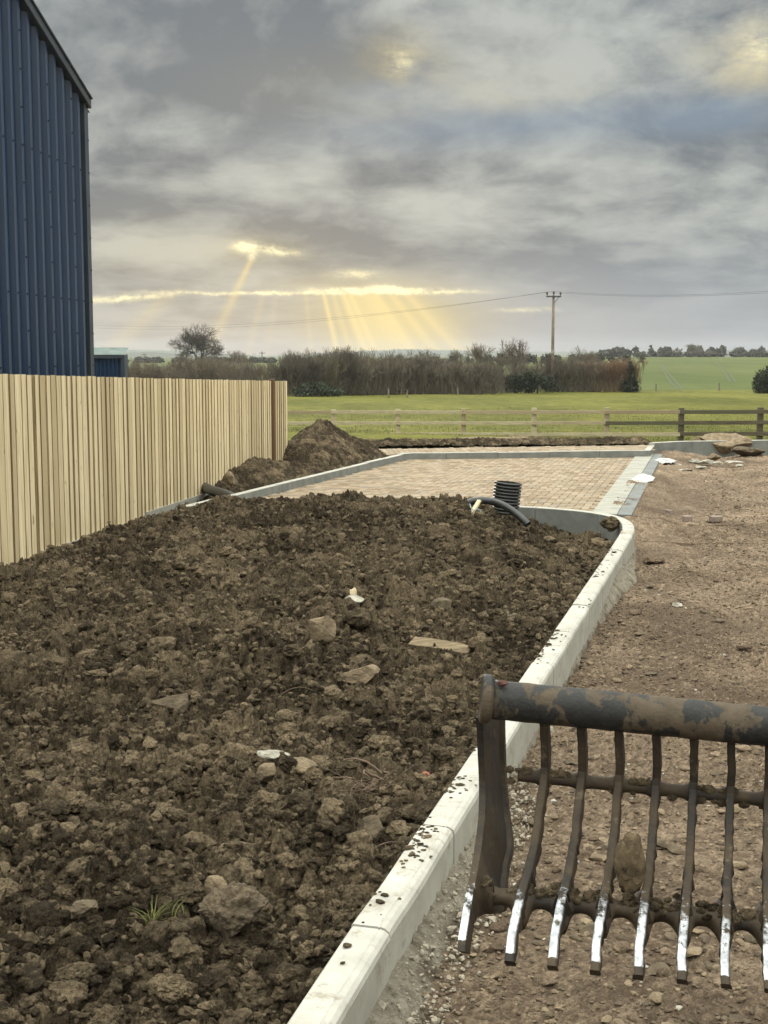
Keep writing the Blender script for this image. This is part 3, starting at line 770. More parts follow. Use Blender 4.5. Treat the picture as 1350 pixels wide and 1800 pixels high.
# ------------------------------------------------------------------ block paved parking area, its kerbs and flush edging
BK1 = P(1143, 792, z=KT)                              # right end of the back kerb
EC = P(1040, 901, z=PV); ED = P(1118, 800, z=PV)      # left edge of the edging strip
edir = Vector((ED.x - EC.x, ED.y - EC.y, 0)).normalized()
en = Vector((edir.y, -edir.x, 0))
def herring(poly, z, bw=.1, name='paving', ang=0.0, mat_=None):
    """90 degree herringbone of 200 x 100 blocks clipped to whole blocks inside poly"""
    xs = [p[0] for p in poly]; ys = [p[1] for p in poly]; ca, sa = math.cos(ang), math.sin(ang)
    cx, cy = sum(xs) / len(xs), sum(ys) / len(ys); Rr = max(max(xs) - min(xs), max(ys) - min(ys)) * .85
    n_ = int(Rr / bw); C, D = [], []
    for i in range(-n_, n_):
        for j in range(-n_, n_):
            k = (i - j) % 4      # horizontal block starts where k==0, vertical where k==2 (standard herringbone)
            if k == 0: C.append(((i + 1) * bw, (j + .5) * bw)); D.append((bw, bw / 2))
            elif k == 3: C.append(((i + .5) * bw, (j + 1) * bw)); D.append((bw / 2, bw))
    C = np.array(C); D = np.array(D)
    X_ = cx + C[:, 0] * ca - C[:, 1] * sa; Y_ = cy + C[:, 0] * sa + C[:, 1] * ca
    ok = poly_inside(X_, Y_, poly); C, D = C[ok], D[ok]
    g = .0032; bev = .006; rs2 = np.random.RandomState(3)
    V, Fc, T = [], [], []
    zt = z + rs2.normal(0, .0012, len(C)); tones = rs2.rand(len(C))
    for q, (lv, ins) in enumerate([(-.02, 0), (-bev, 0), (0, bev)]):
        for (sx, sy) in ((-1, -1), (1, -1), (1, 1), (-1, 1)):
            lx = C[:, 0] + sx * (D[:, 0] - g - ins); ly = C[:, 1] + sy * (D[:, 1] - g - ins)
            V.append(np.stack([cx + lx * ca - ly * sa, cy + lx * sa + ly * ca, zt + lv], -1))
    V = np.stack(V, 1); nb = len(C)
    fs = []
    for q in range(2):
        for k in range(4): fs.append((q * 4 + k, q * 4 + (k + 1) % 4, q * 4 + 4 + (k + 1) % 4, q * 4 + 4 + k))
    fs.append((8, 9, 10, 11))
    Fc = (np.arange(nb)[:, None, None] * 12 + np.array(fs)[None]).reshape(-1, 4)
    T = np.repeat(tones, 12)
    me = np_mesh(name, V.reshape(-1, 3), Fc, False, {'tone': T})
    return props(link(name, me, mat_ or M_PAVE), kind='structure')
def flat(name, pts, z, m_, uvs=None, tone=.4):
    mb = MB(); mb.add([(p[0], p[1], z) for p in pts], [tuple(range(len(pts)))], 0, tone)
    return props(mb.build(name, m_), kind='structure')
pave_poly = [(LK0.x, LK0.y), (LK0.x + .3, LK0.y - .15), (KP[-30].x, KP[-30].y + .1)] + [(p.x + n_.x * .125, p.y + n_.y * .125) for p, n_ in zip(KP[-30:-80:-8], KN[-30:-80:-8])] 
corner = [(p.x + n_.x * .12, p.y + n_.y * .12) for p, n_ in zip(KP, KN) if p.y > 14.0 and p.x > .6 and p.x < EC.x]
corner.sort(key=lambda q: q[0])
pave_poly = [(LK0.x, LK0.y), (LK0.x + .4, LK0.y - .12)] + corner + [(EC.x, EC.y), (ED.x, ED.y), (LK1.x, LK1.y)]
herring(pave_poly, PV, name='paving', ang=math.atan2(edir.y, edir.x) - math.pi / 2)
flat('paving_bed', pave_poly, PV - .014, two('joint_sand', (.13, .10, .07), (.22, .18, .13), 20, .95, c3=None))
# flush edging: a wide pale course and a darker one beside it
for (w0, w1, m_, dz_) in ((0, .30, M_EDGE, .004), (.306, .47, M_EDGED, .0)):
    mb = MB(); L_ = (ED - EC).length + .35; k = -.12
    while k < L_:
        a, b_ = EC + edir * (k + .004), EC + edir * min(k + .911, L_); j = random.uniform(-.002, .002)
        q = [a + en * w0, b_ + en * w0, b_ + en * w1, a + en * w1]
        mb.add([(p.x, p.y, PV + dz_ + j - .12) for p in q] + [(p.x, p.y, PV + dz_ + j) for p in q], [(3,2,1,0),(4,5,6,7),(0,1,5,4),(1,2,6,5),(2,3,7,6),(3,0,4,7)])
        k += .915
    o = mb.build('edging', m_, bevel=.004); props(o, kind='structure')
mb = MB(); a, b_ = EC - edir * .6, ED + edir * .3
q = [a + en * .47, b_ + en * .47, b_ + en * 1.1, a + en * .95]
mb.add([(q[0].x, q[0].y, PV - .012), (q[1].x, q[1].y, PV - .012), (q[2].x, q[2].y, -.02), (q[3].x, q[3].y, -.02)], [(0, 1, 2, 3)])
pass
lk = smooth_path([LK0 - ldir * .6, LK0, LK1 - ldir * .15, LK1 + Vector((.08, .02, 0)), LK1 + Vector((.5, .0, 0)), Vector((BK1.x - .35, BK1.y, KT)), BK1, P(1150, 778, z=KT + .06)], .05, 3)
kerb('kerb', lk, -1, KT, -.02)
rk = smooth_path([P(1150, 778, z=KT + .06), P(1200, 775.5, z=KT + .06), P(1350, 773.5, z=KT + .06), P(1500, 776, z=KT + .06)], .05, 3)
kerb('kerb', rk, -1, KT + .06, -.02, .15)
pk = [p + Vector((0, .14, 0)) for p in (P(655, 795, z=KT), P(716, 795, z=KT), P(1143, 791, z=KT))]
path_poly = [(P(600, 800, z=.27).x, P(600, 800, z=.27).y), (LK1.x - .1, LK1.y + .14), (BK1.x, BK1.y + .14), (P(1150, 780.5, z=.25).x, P(1150, 780.5, z=.25).y), (P(640, 788, z=.25).x, P(640, 788, z=.25).y)]
herring(path_poly, .235, name='footpath', ang=.05)
flat('footpath_bed', path_poly, .222, M_DIRT)

# ------------------------------------------------------------------ heaps of soil
def heap(name, cx, cy, rx, ry, hgt, nr, nc, seed, label, ridge=0.0, rot=0.0, base=0.0, clip=False):
    u = np.linspace(-1.15, 1.15, nc)[None, :] * np.ones((nr, 1)); v_ = np.linspace(-1.15, 1.15, nr)[:, None] * np.ones((1, nc))
    X0, Y0 = u * rx, v_ * ry; c_, s_ = math.cos(rot), math.sin(rot)
    x = cx + X0 * c_ - Y0 * s_; y = cy + X0 * s_ + Y0 * c_
    d = np.sqrt(np.clip(np.abs(u) - ridge, 0, 9) ** 2 / (1 - ridge) ** 2 + v_ ** 2) + .13 * fbm2(x * 1.3, y * 1.3, 3, seed)
    z = hgt * np.where(d < 1, (1 - d) * (1 + .35 * (1 - d) * d), (1 - d) * .6)
    h1, i1 = clods(x, y, .22, seed + 1, .3, .7, .6); h2, i2 = clods(x, y, .09, seed + 2, .4, .8, .8); h3, i3 = clods(x, y, .04, seed + 3, .4, .8, .9)
    z = z + h1 * .22 + h2 * .40 + h3 * .6 - .03 + base
    if clip:
        dl = (x - LK0.x) * -ldir.y + (y - LK0.y) * ldir.x - .13
        z = np.where(dl < .02, -.1, np.minimum(z, .12 + .75 * dl + .35 * (h1 + h2 + h3)))
    me = np_mesh(name, np.stack([x, y, z], -1).reshape(-1, 3), grid_faces(nr, nc), False, {'tone': .5 * i1 + .3 * i2 + .2 * i3})
    return props(link(name, me, M_SOIL), label, 'soil heap')
la = math.atan2(ldir.y, ldir.x)
pkc = P(578, 747, Y=23.0)
heap('soil_heap', pkc.x - .12, 23.0, 1.95, 1.35, pkc.z + .05, 330, 360, 210, 'tall pointed heap of dark soil piled behind the left kerb against the fence end', rot=la, clip=True)
hp = P(462, 812, Y=19.9)
heap('soil_heap', hp.x - .15, 19.9, 2.9, 1.15, .46, 240, 330, 230, 'low tail of the dark soil heap spreading down beside the board fence', rot=la, clip=True)
# bund of soil along the rail fence, and soil on the right
b0, b1 = P(600, 782, z=.05), P(1150, 778, z=.05)
bc = (b0 + b1) / 2; ba = math.atan2(b1.y - b0.y, b1.x - b0.x)
heap('soil_bund', bc.x, bc.y + .6, (b1 - b0).length / 2 * 1.02, .36, .11, 60, 800, 250, 'long low bank of black soil between the brick path and rail fence', ridge=.93, rot=ba, base=.03)

# ------------------------------------------------------------------ land: pasture, crop field, hills
def land_z(x, y):
    z = -.02 - 1.48 * np.clip((y - 30) / 90, 0, 1)
    side = np.clip((x - 12 - (y - 120) * .02) / 30, 0, 1); side = side * side * (3 - 2 * side)
    rise = np.clip((y - 132) / 368, 0, 1)
    z = z + side * (2.3 * rise ** .85) - np.clip((y - 520) / 500, 0, 1) * 3 * side
    z = z + (1 - side) * np.clip((y - 700) / 1500, 0, 1) * -1.5
    return z + .05 * fbm2(x * .12, y * .12, 3, 301) * np.clip((y - 28) / 20, 0, 1)
Ys = np.concatenate([np.linspace(27.5, 125, 130), 125 * np.exp(np.linspace(.02, math.log(3200 / 125), 120))])
u = np.linspace(-1, 1, 121)[None, :]
gx = u * (Ys[:, None] * .9 + 25); gy = np.repeat(Ys[:, None], 121, 1); gz = land_z(gx, gy)
gz = np.where(gy < 29.5, -.12, gz)
Fg = grid_faces(len(Ys), 121); cxy = gy.reshape(-1)[Fg].mean(1); cxx = gx.reshape(-1)[Fg].mean(1)
me = np_mesh('field', np.stack([gx, gy, gz], -1).reshape(-1, 3), Fg, True, {'tone': np.zeros(gx.size)}, (cxy > 131).astype(int))
props(link('field', me, [M_GRASS, M_CROP]), kind='structure')
# tractor tramlines in the far crop
for (pts, off) in (([(1190, 684), (1176, 668), (1165, 650), (1160, 640)], 9), ([(1283, 672), (1274, 655), (1262, 641), (1254, 634)], 9)):
    for dxp in (0, off):
        path = []
        for (px, py) in pts:
            lo, hi = 125., 700.
            for _ in range(40):
                mid = (lo + hi) / 2; p = P(px + dxp * (.5 if py < 655 else 1), py, Y=mid)
                if p.z > float(land_z(np.array([p.x]), np.array([mid]))[0]): lo = mid
                else: hi = mid
            path.append(P(px + dxp * (.5 if py < 655 else 1), py, Y=lo))
        path = smooth_path(path, 6, 4); mb = MB(); vs = []
        for p in path:
            for s_ in (-.14, .14): vs.append((p.x + s_, p.y, float(land_z(np.array([p.x + s_]), np.array([p.y]))[0]) + .03))
        mb.add(vs, [(2 * i, 2 * i + 1, 2 * i + 3, 2 * i + 2) for i in range(len(path) - 1)], 0, .9)
        props(mb.build('tractor_track', two('track_soil%d' % (off + dxp), (.034, .045, .012), (.05, .062, .02), .5)), kind='structure')
def hill(name, Y, prof, seed, bumps, mat_, depth=300):
    xs = np.linspace(prof[0][0], prof[-1][0], 700); yp = np.interp(xs, [p[0] for p in prof], [p[1] for p in prof])
    V, nr = [], 7
    for k in range(nr):
        f_ = k / (nr - 1)
        for x_, y_ in zip(xs, yp):
            q = P(x_, y_, Y=Y); top = q.z + bumps * (vn2(np.array([q.x / 9.]), np.array([k * .1]), seed)[0] + .6 * vn2(np.array([q.x / 3.5]), np.array([k * .3]), seed + 1)[0]) * (1 if k == nr - 1 else .3)
            zz_ = -4 + (top + 4) * math.sin(f_ * math.pi / 2)
            V.append((q.x, Y - depth * (1 - f_), zz_))
    me = np_mesh(name, np.array(V), grid_faces(nr, len(xs)), True, {'tone': np.zeros(len(V))})
    props(link(name, me, mat_), kind='structure')
hill('hills', 2600, [(-300, 622), (150, 619), (235, 615), (330, 617), (400, 622), (470, 626), (640, 617), (700, 614), (760, 615), (840, 617), (1000, 619), (1350, 617), (1700, 620)], 310, 1.6, M_HILL)
hill('hills', 1500, [(-300, 628), (100, 624), (221, 619), (300, 620), (335, 624), (380, 629), (520, 630), (800, 631), (1100, 630), (1150, 622), (1250, 617), (1350, 616), (1700, 618)], 320, 1.4, M_HILL, 200)

# ------------------------------------------------------------------ vegetation builders
def seg_tube(V, Fc, a, b_, ra, rb, n_=3):
    d = b_ - a; L = d.length
    if L < 1e-5: return
    d.normalize(); u = d.orthogonal().normalized(); w = d.cross(u); o = len(V)
    for p, r_ in ((a, ra), (b_, rb)):
        for k in range(n_):
            t_ = 2 * math.pi * k / n_; V.append(tuple(p + (u * math.cos(t_) + w * math.sin(t_)) * r_))
    for k in range(n_): Fc.append((o + k, o + (k + 1) % n_, o + n_ + (k + 1) % n_, o + n_ + k))
def branchy(V, Fc, rg, p, d, L, r_, lvl, maxl, spread=.55, trop=.12, minr=.012, kids=(2, 3), wander=.22, keep=.78):
    nseg = 3 if lvl < maxl - 1 else 2; q = p.copy(); dd = d.normalized(); pts = [q.copy()]
    for i in range(nseg):
        dd = (dd + Vector((rg.gauss(0, wander), rg.gauss(0, wander), rg.gauss(0, wander) + trop))).normalized()
        q2 = q + dd * (L / nseg); ra = max(minr, r_ * (1 - .3 * i / nseg)); rb = max(minr * .8, r_ * (1 - .3 * (i + 1) / nseg))
        seg_tube(V, Fc, q, q2, ra, rb, 5 if lvl == 0 else 3); q = q2; pts.append(q.copy())
        if lvl < maxl and (i > 0 or lvl > 0):
            for _ in range(rg.randint(*kids) if i == nseg - 1 else (1 if rg.random() < .8 else 0)):
                ax = Vector((rg.gauss(0, 1), rg.gauss(0, 1), rg.gauss(0, 1))).normalized()
                nd = (dd + ax * spread * rg.uniform(.7, 1.6)).normalized()
                branchy(V, Fc, rg, q, nd, L * keep * rg.uniform(.75, 1.1), r_ * .62, lvl + 1, maxl, spread, trop, minr, kids, wander, keep)
def bare_tree_mesh(name, seed, H, trunk=.2, maxl=6, spread=.55, minr=.02, L0=.26, wander=.16, trop_=.07):
    rg = random.Random(seed); V, Fc = [], []
    tv, tf = [], []
    seg_tube(tv, tf, Vector((0, 0, -.3)), Vector((0, 0, H * .18)), trunk * 1.15, trunk * .9, 8)
    base = Vector((0, 0, H * .17))
    for k in range(3 if maxl < 7 else 4):
        a = 2.2 * k + rg.random(); d = Vector((math.cos(a) * .45, math.sin(a) * .45, 1))
        branchy(V, Fc, rg, base, d, H * L0, trunk * .6, 0, maxl, spread, trop_, minr, (2, 3), wander)
    V = np.array(V); s = H / V[:, 2].max(); V *= s
    cm = np_mesh('crown', V, np.array(Fc), False, {'tone': np.full(len(V), .3)})
    tm = np_mesh('trunk', np.array(tv), np.array(tf), False, {'tone': np.full(len(tv), .3)})
    return cm, tm
def shrub_mesh(seed, H, W_, stems=16, tone=.3, minr=.014, fill=1500):
    rg = random.Random(seed); V, Fc = [], []
    for k in range(stems):
        a = rg.random() * 6.28; ro = rg.random() ** .5 * W_ * .33
        p = Vector((math.cos(a) * ro, math.sin(a) * ro * .6, -.1)); d = Vector((math.cos(a) * .35, math.sin(a) * .3, 1.3))
        branchy(V, Fc, rg, p, d, H * .34 * rg.uniform(.7, 1.1), .035, 0, 4, .42, .10, minr, (2, 3), .14, .70)
    for k in range(fill):
        a = rg.random() * 6.28; ro = rg.random() ** .5 * W_ * .5; h = (rg.random() ** 1.3) * H * .72
        ro *= math.sqrt(max(.05, 1 - (h / H) ** 2))
        p = Vector((math.cos(a) * ro, math.sin(a) * ro * .65, h)); d = Vector((rg.gauss(0, .5), rg.gauss(0, .5), 1 + rg.gauss(0, .4))).normalized()
        seg_tube(V, Fc, p, p + d * rg.uniform(.25, .7), minr * 1.2, minr * .6)
    V = np.array(V); V[:, 2] *= H / np.percentile(V[:, 2], 99.7)
    return np_mesh('shrub', V, np.array(Fc), False, {'tone': np.full(len(V), tone)})
def leafy_mesh(name, seed, blobs, n_, size, elong=1.0):
    """leaf clumps spread through the volume of several ellipsoids (cx,cy,cz,rx,ry,rz)"""
    rs3 = np.random.RandomState(seed); Cs = []
    vol = np.array([b_[3] * b_[4] * b_[5] for b_ in blobs]); pr = vol / vol.sum()
    ch = rs3.choice(len(blobs), n_, p=pr); B = np.array(blobs)[ch]
    d = rs3.normal(size=(n_, 3)); d /= np.linalg.norm(d, axis=1)[:, None]; rr = rs3.rand(n_) ** .38 * (1 + .14 * rs3.normal(size=n_))
    C = B[:, :3] + d * rr[:, None] * B[:, 3:6]
    keep = vn3(C[:, 0] * 2.2 / size * .12, C[:, 1] * 2.2 / size * .12, C[:, 2] * 2.2 / size * .12, seed) > -.35
    C = C[keep]; n_ = len(C)
    a = rs3.normal(size=(n_, 3)); a /= np.linalg.norm(a, axis=1)[:, None]; b_ = np.cross(a, rs3.normal(size=(n_, 3))); b_ /= np.linalg.norm(b_, axis=1)[:, None]
    s = size * rs3.uniform(.6, 1.4, n_)[:, None]
    V = np.stack([C + a * s * elong, C + b_ * s * .6, C - a * s * elong, C - b_ * s * .6], 1).reshape(-1, 3)
    T = np.repeat(rs3.rand(n_), 4)
    return np_mesh(name, V, np.arange(n_ * 4).reshape(-1, 4), False, {'tone': T})
def ground_at(px, Y):
    x_ = P(px, 650, Y=Y).x; return Vector((x_, Y, float(land_z(np.array([x_]), np.array([float(Y)]))[0])))

# --- big bare tree left of centre, and smaller bare trees standing in the hedges
def place_tree(meshes, px, Y, top_px, label, group=None, name='bare_tree', cat='tree', H=6.0, sxy=1.0, mats=(None, None), rz=0.0):
    g = ground_at(px, Y); top = P(px, top_px, Y=Y).z; s = (top - g.z) / H
    e = empty(name, g, label, cat, group); e.rotation_euler.z = rz; e.scale = (s * sxy, s * sxy, s)
    c_ = bpy.data.objects.new('crown', meshes[0]); COL.objects.link(c_); c_.parent = e
    t_ = bpy.data.objects.new('trunk', meshes[1]); COL.objects.link(t_); t_.parent = e
    return e
BT = []
for k, (sd_, ml, sp_) in enumerate([(5, 6, .80), (12, 5, .5), (23, 5, .62), (31, 5, .5)]):
    cm, tm = bare_tree_mesh('bare', sd_, 6.0, .15, ml, sp_, .010 if k else .0062, trop_=.07 if k else .0); cm.materials.append(M_TWIGD if k == 0 else M_TWIG); tm.materials.append(M_TWIGD); BT.append((cm, tm))
place_tree(BT[0], 352, 190, 564, 'large bare spreading tree rising behind the board fence, left of the hedge', sxy=1.1, rz=.4)
place_tree(BT[2], 412, 230, 613, 'small bare tree right beside the large bare tree', sxy=1.1, rz=1.)
place_tree(BT[1], 1230 - 18, 480, 603, 'round bare tree on the crest of the far crop field', sxy=1.4, rz=2.)
place_tree(BT[3], 1188, 480, 609, 'slim small bare tree left of the round tree on the crest', sxy=.9)
place_tree(BT[2], 1246, 470, 615, 'low bare tree right of the round tree on the crest', sxy=1.5, rz=.7)
place_tree(BT[1], 852, 128, 600, 'bare crooked tree rising out of the hedge at its middle', sxy=.85, rz=.2)
place_tree(BT[2], 903, 126, 589, 'tallest bare tree of the hedge, left of the power pole', sxy=.75, rz=2.6)
place_tree(BT[3], 1025, 135, 606, 'bare tree with a wispy top just right of the power pole', sxy=.9, rz=1.3)
place_tree(BT[2], 738, 124, 609, 'bare bushy tree in the hedge below the sun rays', sxy=1.1, rz=.9)
place_tree(BT[1], 800, 170, 612, 'bare tree standing behind the hedge left of the crooked tree', sxy=.8, rz=1.9)
for k_, (px, tp) in enumerate(((524, 612), (548, 609), (572, 611), (596, 607), (622, 610), (640, 616))):
    place_tree(BT[(1, 3, 2)[k_ % 3]], px, 112 + k_, tp, 'slim bare tree in the row standing above the left half of the hedge', group='slim bare trees above the left half of the hedge', sxy=.8, rz=k_ * 1.3)
# --- hedge shrubs
SH = []
for k in range(6):
    me = shrub_mesh(700 + k, 3.2, 4.0, 15, [.2, .2, .3, .2, .9, .2][k], .0095, 900); me.materials.append((M_TWIG, M_TWIGM, M_TWIG, M_TWIGG, M_TWIG, M_TWIGM)[k]); SH.append(me)
sh_i = 0
def place_shrub(px, Y, top_px, k, w=1.0, label='bare brown thorn shrub in the hedge beyond the field', group='bare shrubs making up the field hedge'):
    g = ground_at(px, Y); top = P(px, top_px, Y=Y).z; s = (top - g.z) / 3.2
    o = bpy.data.objects.new('hedge_shrub', SH[k]); COL.objects.link(o); o.location = g; o.scale = (w * 1.0, 1.0, s); o.rotation_euler.z = random.choice([0, 3.14]) + random.uniform(-.4, .4)
    return props(o, label, 'shrub', group)
for i, px in enumerate(range(515, 880, 21)):
    Y = 103 + (px - 515) * .045
    tp = 629 + 7 * math.sin(px * .05) + random.uniform(-14, 16) + (9 if px > 690 else 0) - (10 if 515 < px < 640 else 0)
    place_shrub(px, Y, tp, random.choice([0, 1, 2, 3, 5]), random.uniform(.8, 1.1))
for px in range(525, 870, 46):
    place_shrub(px, 112, 634 + random.uniform(-4, 6), random.choice([0, 1, 2]), 1.1)
for px in (925, 962, 985, 1003, 1022, 1041, 1058, 1078, 1094):
    place_shrub(px, 124, 633 + random.uniform(-5, 5), 4 if px in (1058, 1078, 1094) else random.choice([0, 1, 2]), .95,
                'reddish brown bare shrub at the right end of the hedge' if px in (1058, 1078, 1094) else 'bare shrub between the power pole and the reddish shrubs',
                'reddish shrubs at the hedge end' if px in (1058, 1078, 1094) else 'bare shrubs right of the power pole')
for px in range(215, 480, 31):
    place_shrub(px, 118 + random.uniform(-3, 6), 641 + random.uniform(-9, 5) - (8 if 300 < px < 430 else 0), random.choice([0, 1, 2, 3]), 1.15, 'bare brown shrub showing over the top of the board fence', 'bare shrubs behind the board fence')
# --- evergreens
def evergreen(px, Y, top_px, wpx, seed, label, name='evergreen_bush', base_px=None, cone=False, n_=5200):
    g = ground_at(px, Y); s = F / Y; h = P(px, top_px, Y=Y).z - g.z; w = wpx / s / 2
    if cone: bl = [(0, 0, h * (.10 + .095 * k), w * (1 - .098 * k), w * (1 - .098 * k), h * .13) for k in range(10)]
    else:
        rg = random.Random(seed); bl = [(rg.uniform(-.6, .6) * w, rg.uniform(-.4, .4) * w, h * rg.uniform(.25, .66), w * rg.uniform(.35, .55), w * .45, h * rg.uniform(.25, .36)) for _ in range(7)]
    e = empty(name, g, label, 'bush' if not cone else 'tree')
    me = leafy_mesh('crown', seed, bl, n_, .085); link('crown', me, M_EVER, e)
    mb = MB(); mb.tube([(0, 0, -.1), (0, 0, h * .55)], [.09, .04], 6); mb.build('trunk', M_TWIG, e)
evergreen(1108, 123, 630, 34, 41, 'dark conical evergreen at the right end of the hedge', 'conifer', cone=True)
evergreen(1345, 120, 628, 60, 42, 'dark evergreen cut off by the right edge of the picture', 'conifer', n_=8000)
evergreen(905, 119, 653, 60, 43, 'low dark green bush left of the power pole')
evergreen(945, 119, 649, 60, 44, 'taller dark green bush directly behind the power pole foot')
evergreen(560, 100, 668, 90, 45, 'low dark green bush at the left foot of the hedge', n_=4200)
evergreen(968, 132, 626, 40, 46, 'dark evergreen tree just behind the power pole', 'evergreen_tree')
evergreen(1018, 132, 625, 44, 47, 'dark evergreen tree right of the power pole', 'evergreen_tree')
evergreen(800, 132, 626, 40, 48, 'dark rounded evergreen standing in the middle of the hedge', 'evergreen_tree')
evergreen(480, 80, 662, 34, 49, 'small dark evergreen peeping over the far end of the board fence', n_=2500)
# --- distant tree lines and woods
def far_line(px0, px1, Y, top, seed, n_, name='far_trees', lab='distant line of trees'):
    rg = random.Random(seed); bl = []; s = F / Y; px = px0
    while px < px1:
        g = ground_at(px, Y); h = max(2.0, P(px, top + rg.uniform(-5, 6), Y=Y).z - g.z); w = rg.uniform(4, 10) / s
        bl.append((g.x, Y + rg.uniform(-6, 6), g.z + h * .5, w, w, h * .5)); px += rg.uniform(4, 12) if rg.random() < .8 else rg.uniform(14, 30)
    me = leafy_mesh(name, seed, bl, n_, .45 * Y / 400, 1.0)
    props(link(name, me, M_FARTREE), lab, 'trees', kind='stuff')
far_line(200, 560, 520, 633, 51, 9000, lab='far dark tree line over the green strip on the left')
far_line(520, 900, 420, 630, 52, 6000, lab='distant trees seen through and above the middle of the hedge')
far_line(1060, 1175, 560, 614, 53, 4500, lab='distant bare wood left of the far field crest')
far_line(1150, 1400, 620, 613, 54, 5500, lab='distant trees behind the crest of the crop field')
far_line(880, 1130, 330, 624, 55, 5000, lab='far trees behind the power pole')
far_line(1120, 1400, 508, 624, 56, 3000, lab='thin far hedge on the crest of the crop field')

# ------------------------------------------------------------------ power pole and wires
g = ground_at(971, 123); top = P(973, 519, Y=123)
e = empty('power_pole', (g.x, g.y, g.z), 'tall wooden power pole with crossarm standing at the hedge', 'power pole')
mb = MB(); hh = top.z - g.z; dx_ = top.x - g.x
mb.tube([(0, 0, -.2), (dx_ * .5, 0, hh * .5), (dx_, 0, hh)], [.17, .145, .12], 10); mb.build('pole', M_POLE, e, True)
mb = MB(); mb.box((dx_, -.14, hh - .12), (1.35, .12, .13)); mb.tube([(dx_ + .5, -.16, hh - .15), (dx_, -.16, hh - .75)], .03, 5); mb.build('crossarm', M_WIRE, e)
for q in (-.6, 0, .62):
    mb = MB(); z0 = hh + (-.05 if q else .0)
    mb.tube([(dx_ + q, -.14, z0 - .02), (dx_ + q, -.14, z0 + .10), (dx_ + q, -.14, z0 + .14), (dx_ + q, -.14, z0 + .30), (dx_ + q, -.14, z0 + .34)], [.03, .03, .10, .09, .04], 8)
    mb.build('insulator', M_PORC, e, True)
mb = MB(); mb.box((dx_ * .4, -.17, hh * .42), (.3, .04, .35)); mb.build('notice_plate', M_STONEG, e)
def wire(pA, Am, pB, sag, label, r_=.010):
    pts = []
    for (a, b_, sg) in ((pA, Am, sag[0]), (Am, pB, sag[1])):
        for k in range(25):
            t_ = k / 24; p = a.lerp(b_, t_); p.z -= sg * 4 * t_ * (1 - t_); pts.append(p)
    pts.pop(25)
    mb = MB(); mb.tube(pts, r_, 4); props(mb.build('overhead_wire', M_WIRE), label, 'power cable', 'overhead wires on the power pole')
A0 = Vector((top.x - .6, 122.9, top.z + .3)); A1_ = Vector((top.x + .6, 122.9, top.z + .3)); A2_ = Vector((top.x, 122.9, top.z + .35))
wire(P(100, 568, Y=215), A2_, P(1560, 493, Y=86), (1.6, .6), 'upper overhead power wire crossing the sky through the pole top')
wire(P(100, 572, Y=212), A0, P(1560, 497, Y=85), (1.7, .6), 'lower overhead power wire crossing the sky through the pole top')
for (px, Y, tp) in ((461, 520, 618), (254, 560, 621)):
    g = ground_at(px, Y); h = P(px, tp, Y=Y).z - g.z; mb = MB(); mb.tube([(g.x, g.y, g.z), (g.x, g.y, g.z + h)], .22, 5); mb.box((g.x, g.y, g.z + h - .6), (2.4, .2, .25))
    props(mb.build('power_pole', M_POLE), 'tiny far power pole %s' % ('right of the large bare tree' if px > 400 else 'on the left between shed and large bare tree'), 'power pole')

# ------------------------------------------------------------------ field posts near the hedge
for (px, by, hpx) in ((683, 700, 17), (896, 690, 16), (1154, 684, 13), (1265, 684, 14), (1033, 686, 14), (975 + 2, 688, 16), (716, 699, 14), (805, 694, 12), (1090, 686, 12)):
    lo = P(px, by, Y=100); Yq = 100
    for _ in range(30):
        Yq = Yq * 1.0; gz_ = float(land_z(np.array([P(px, by, Y=Yq).x]), np.array([float(Yq)]))[0]); zq = P(px, by, Y=Yq).z
        Yq += (zq - gz_) * 18
        Yq = min(max(Yq, 60), 128)
    g = ground_at(px, Yq); h = hpx / (F / Yq)
    mb = MB(); mb.box((0, 0, h / 2 - .05), (.12, .12, h + .1), taper=.9)
    o = mb.build('field_post', M_POLE); o.location = g; props(o, 'short thin wooden field post in front of the hedge', 'post', 'thin posts of the wire fence at the hedge')

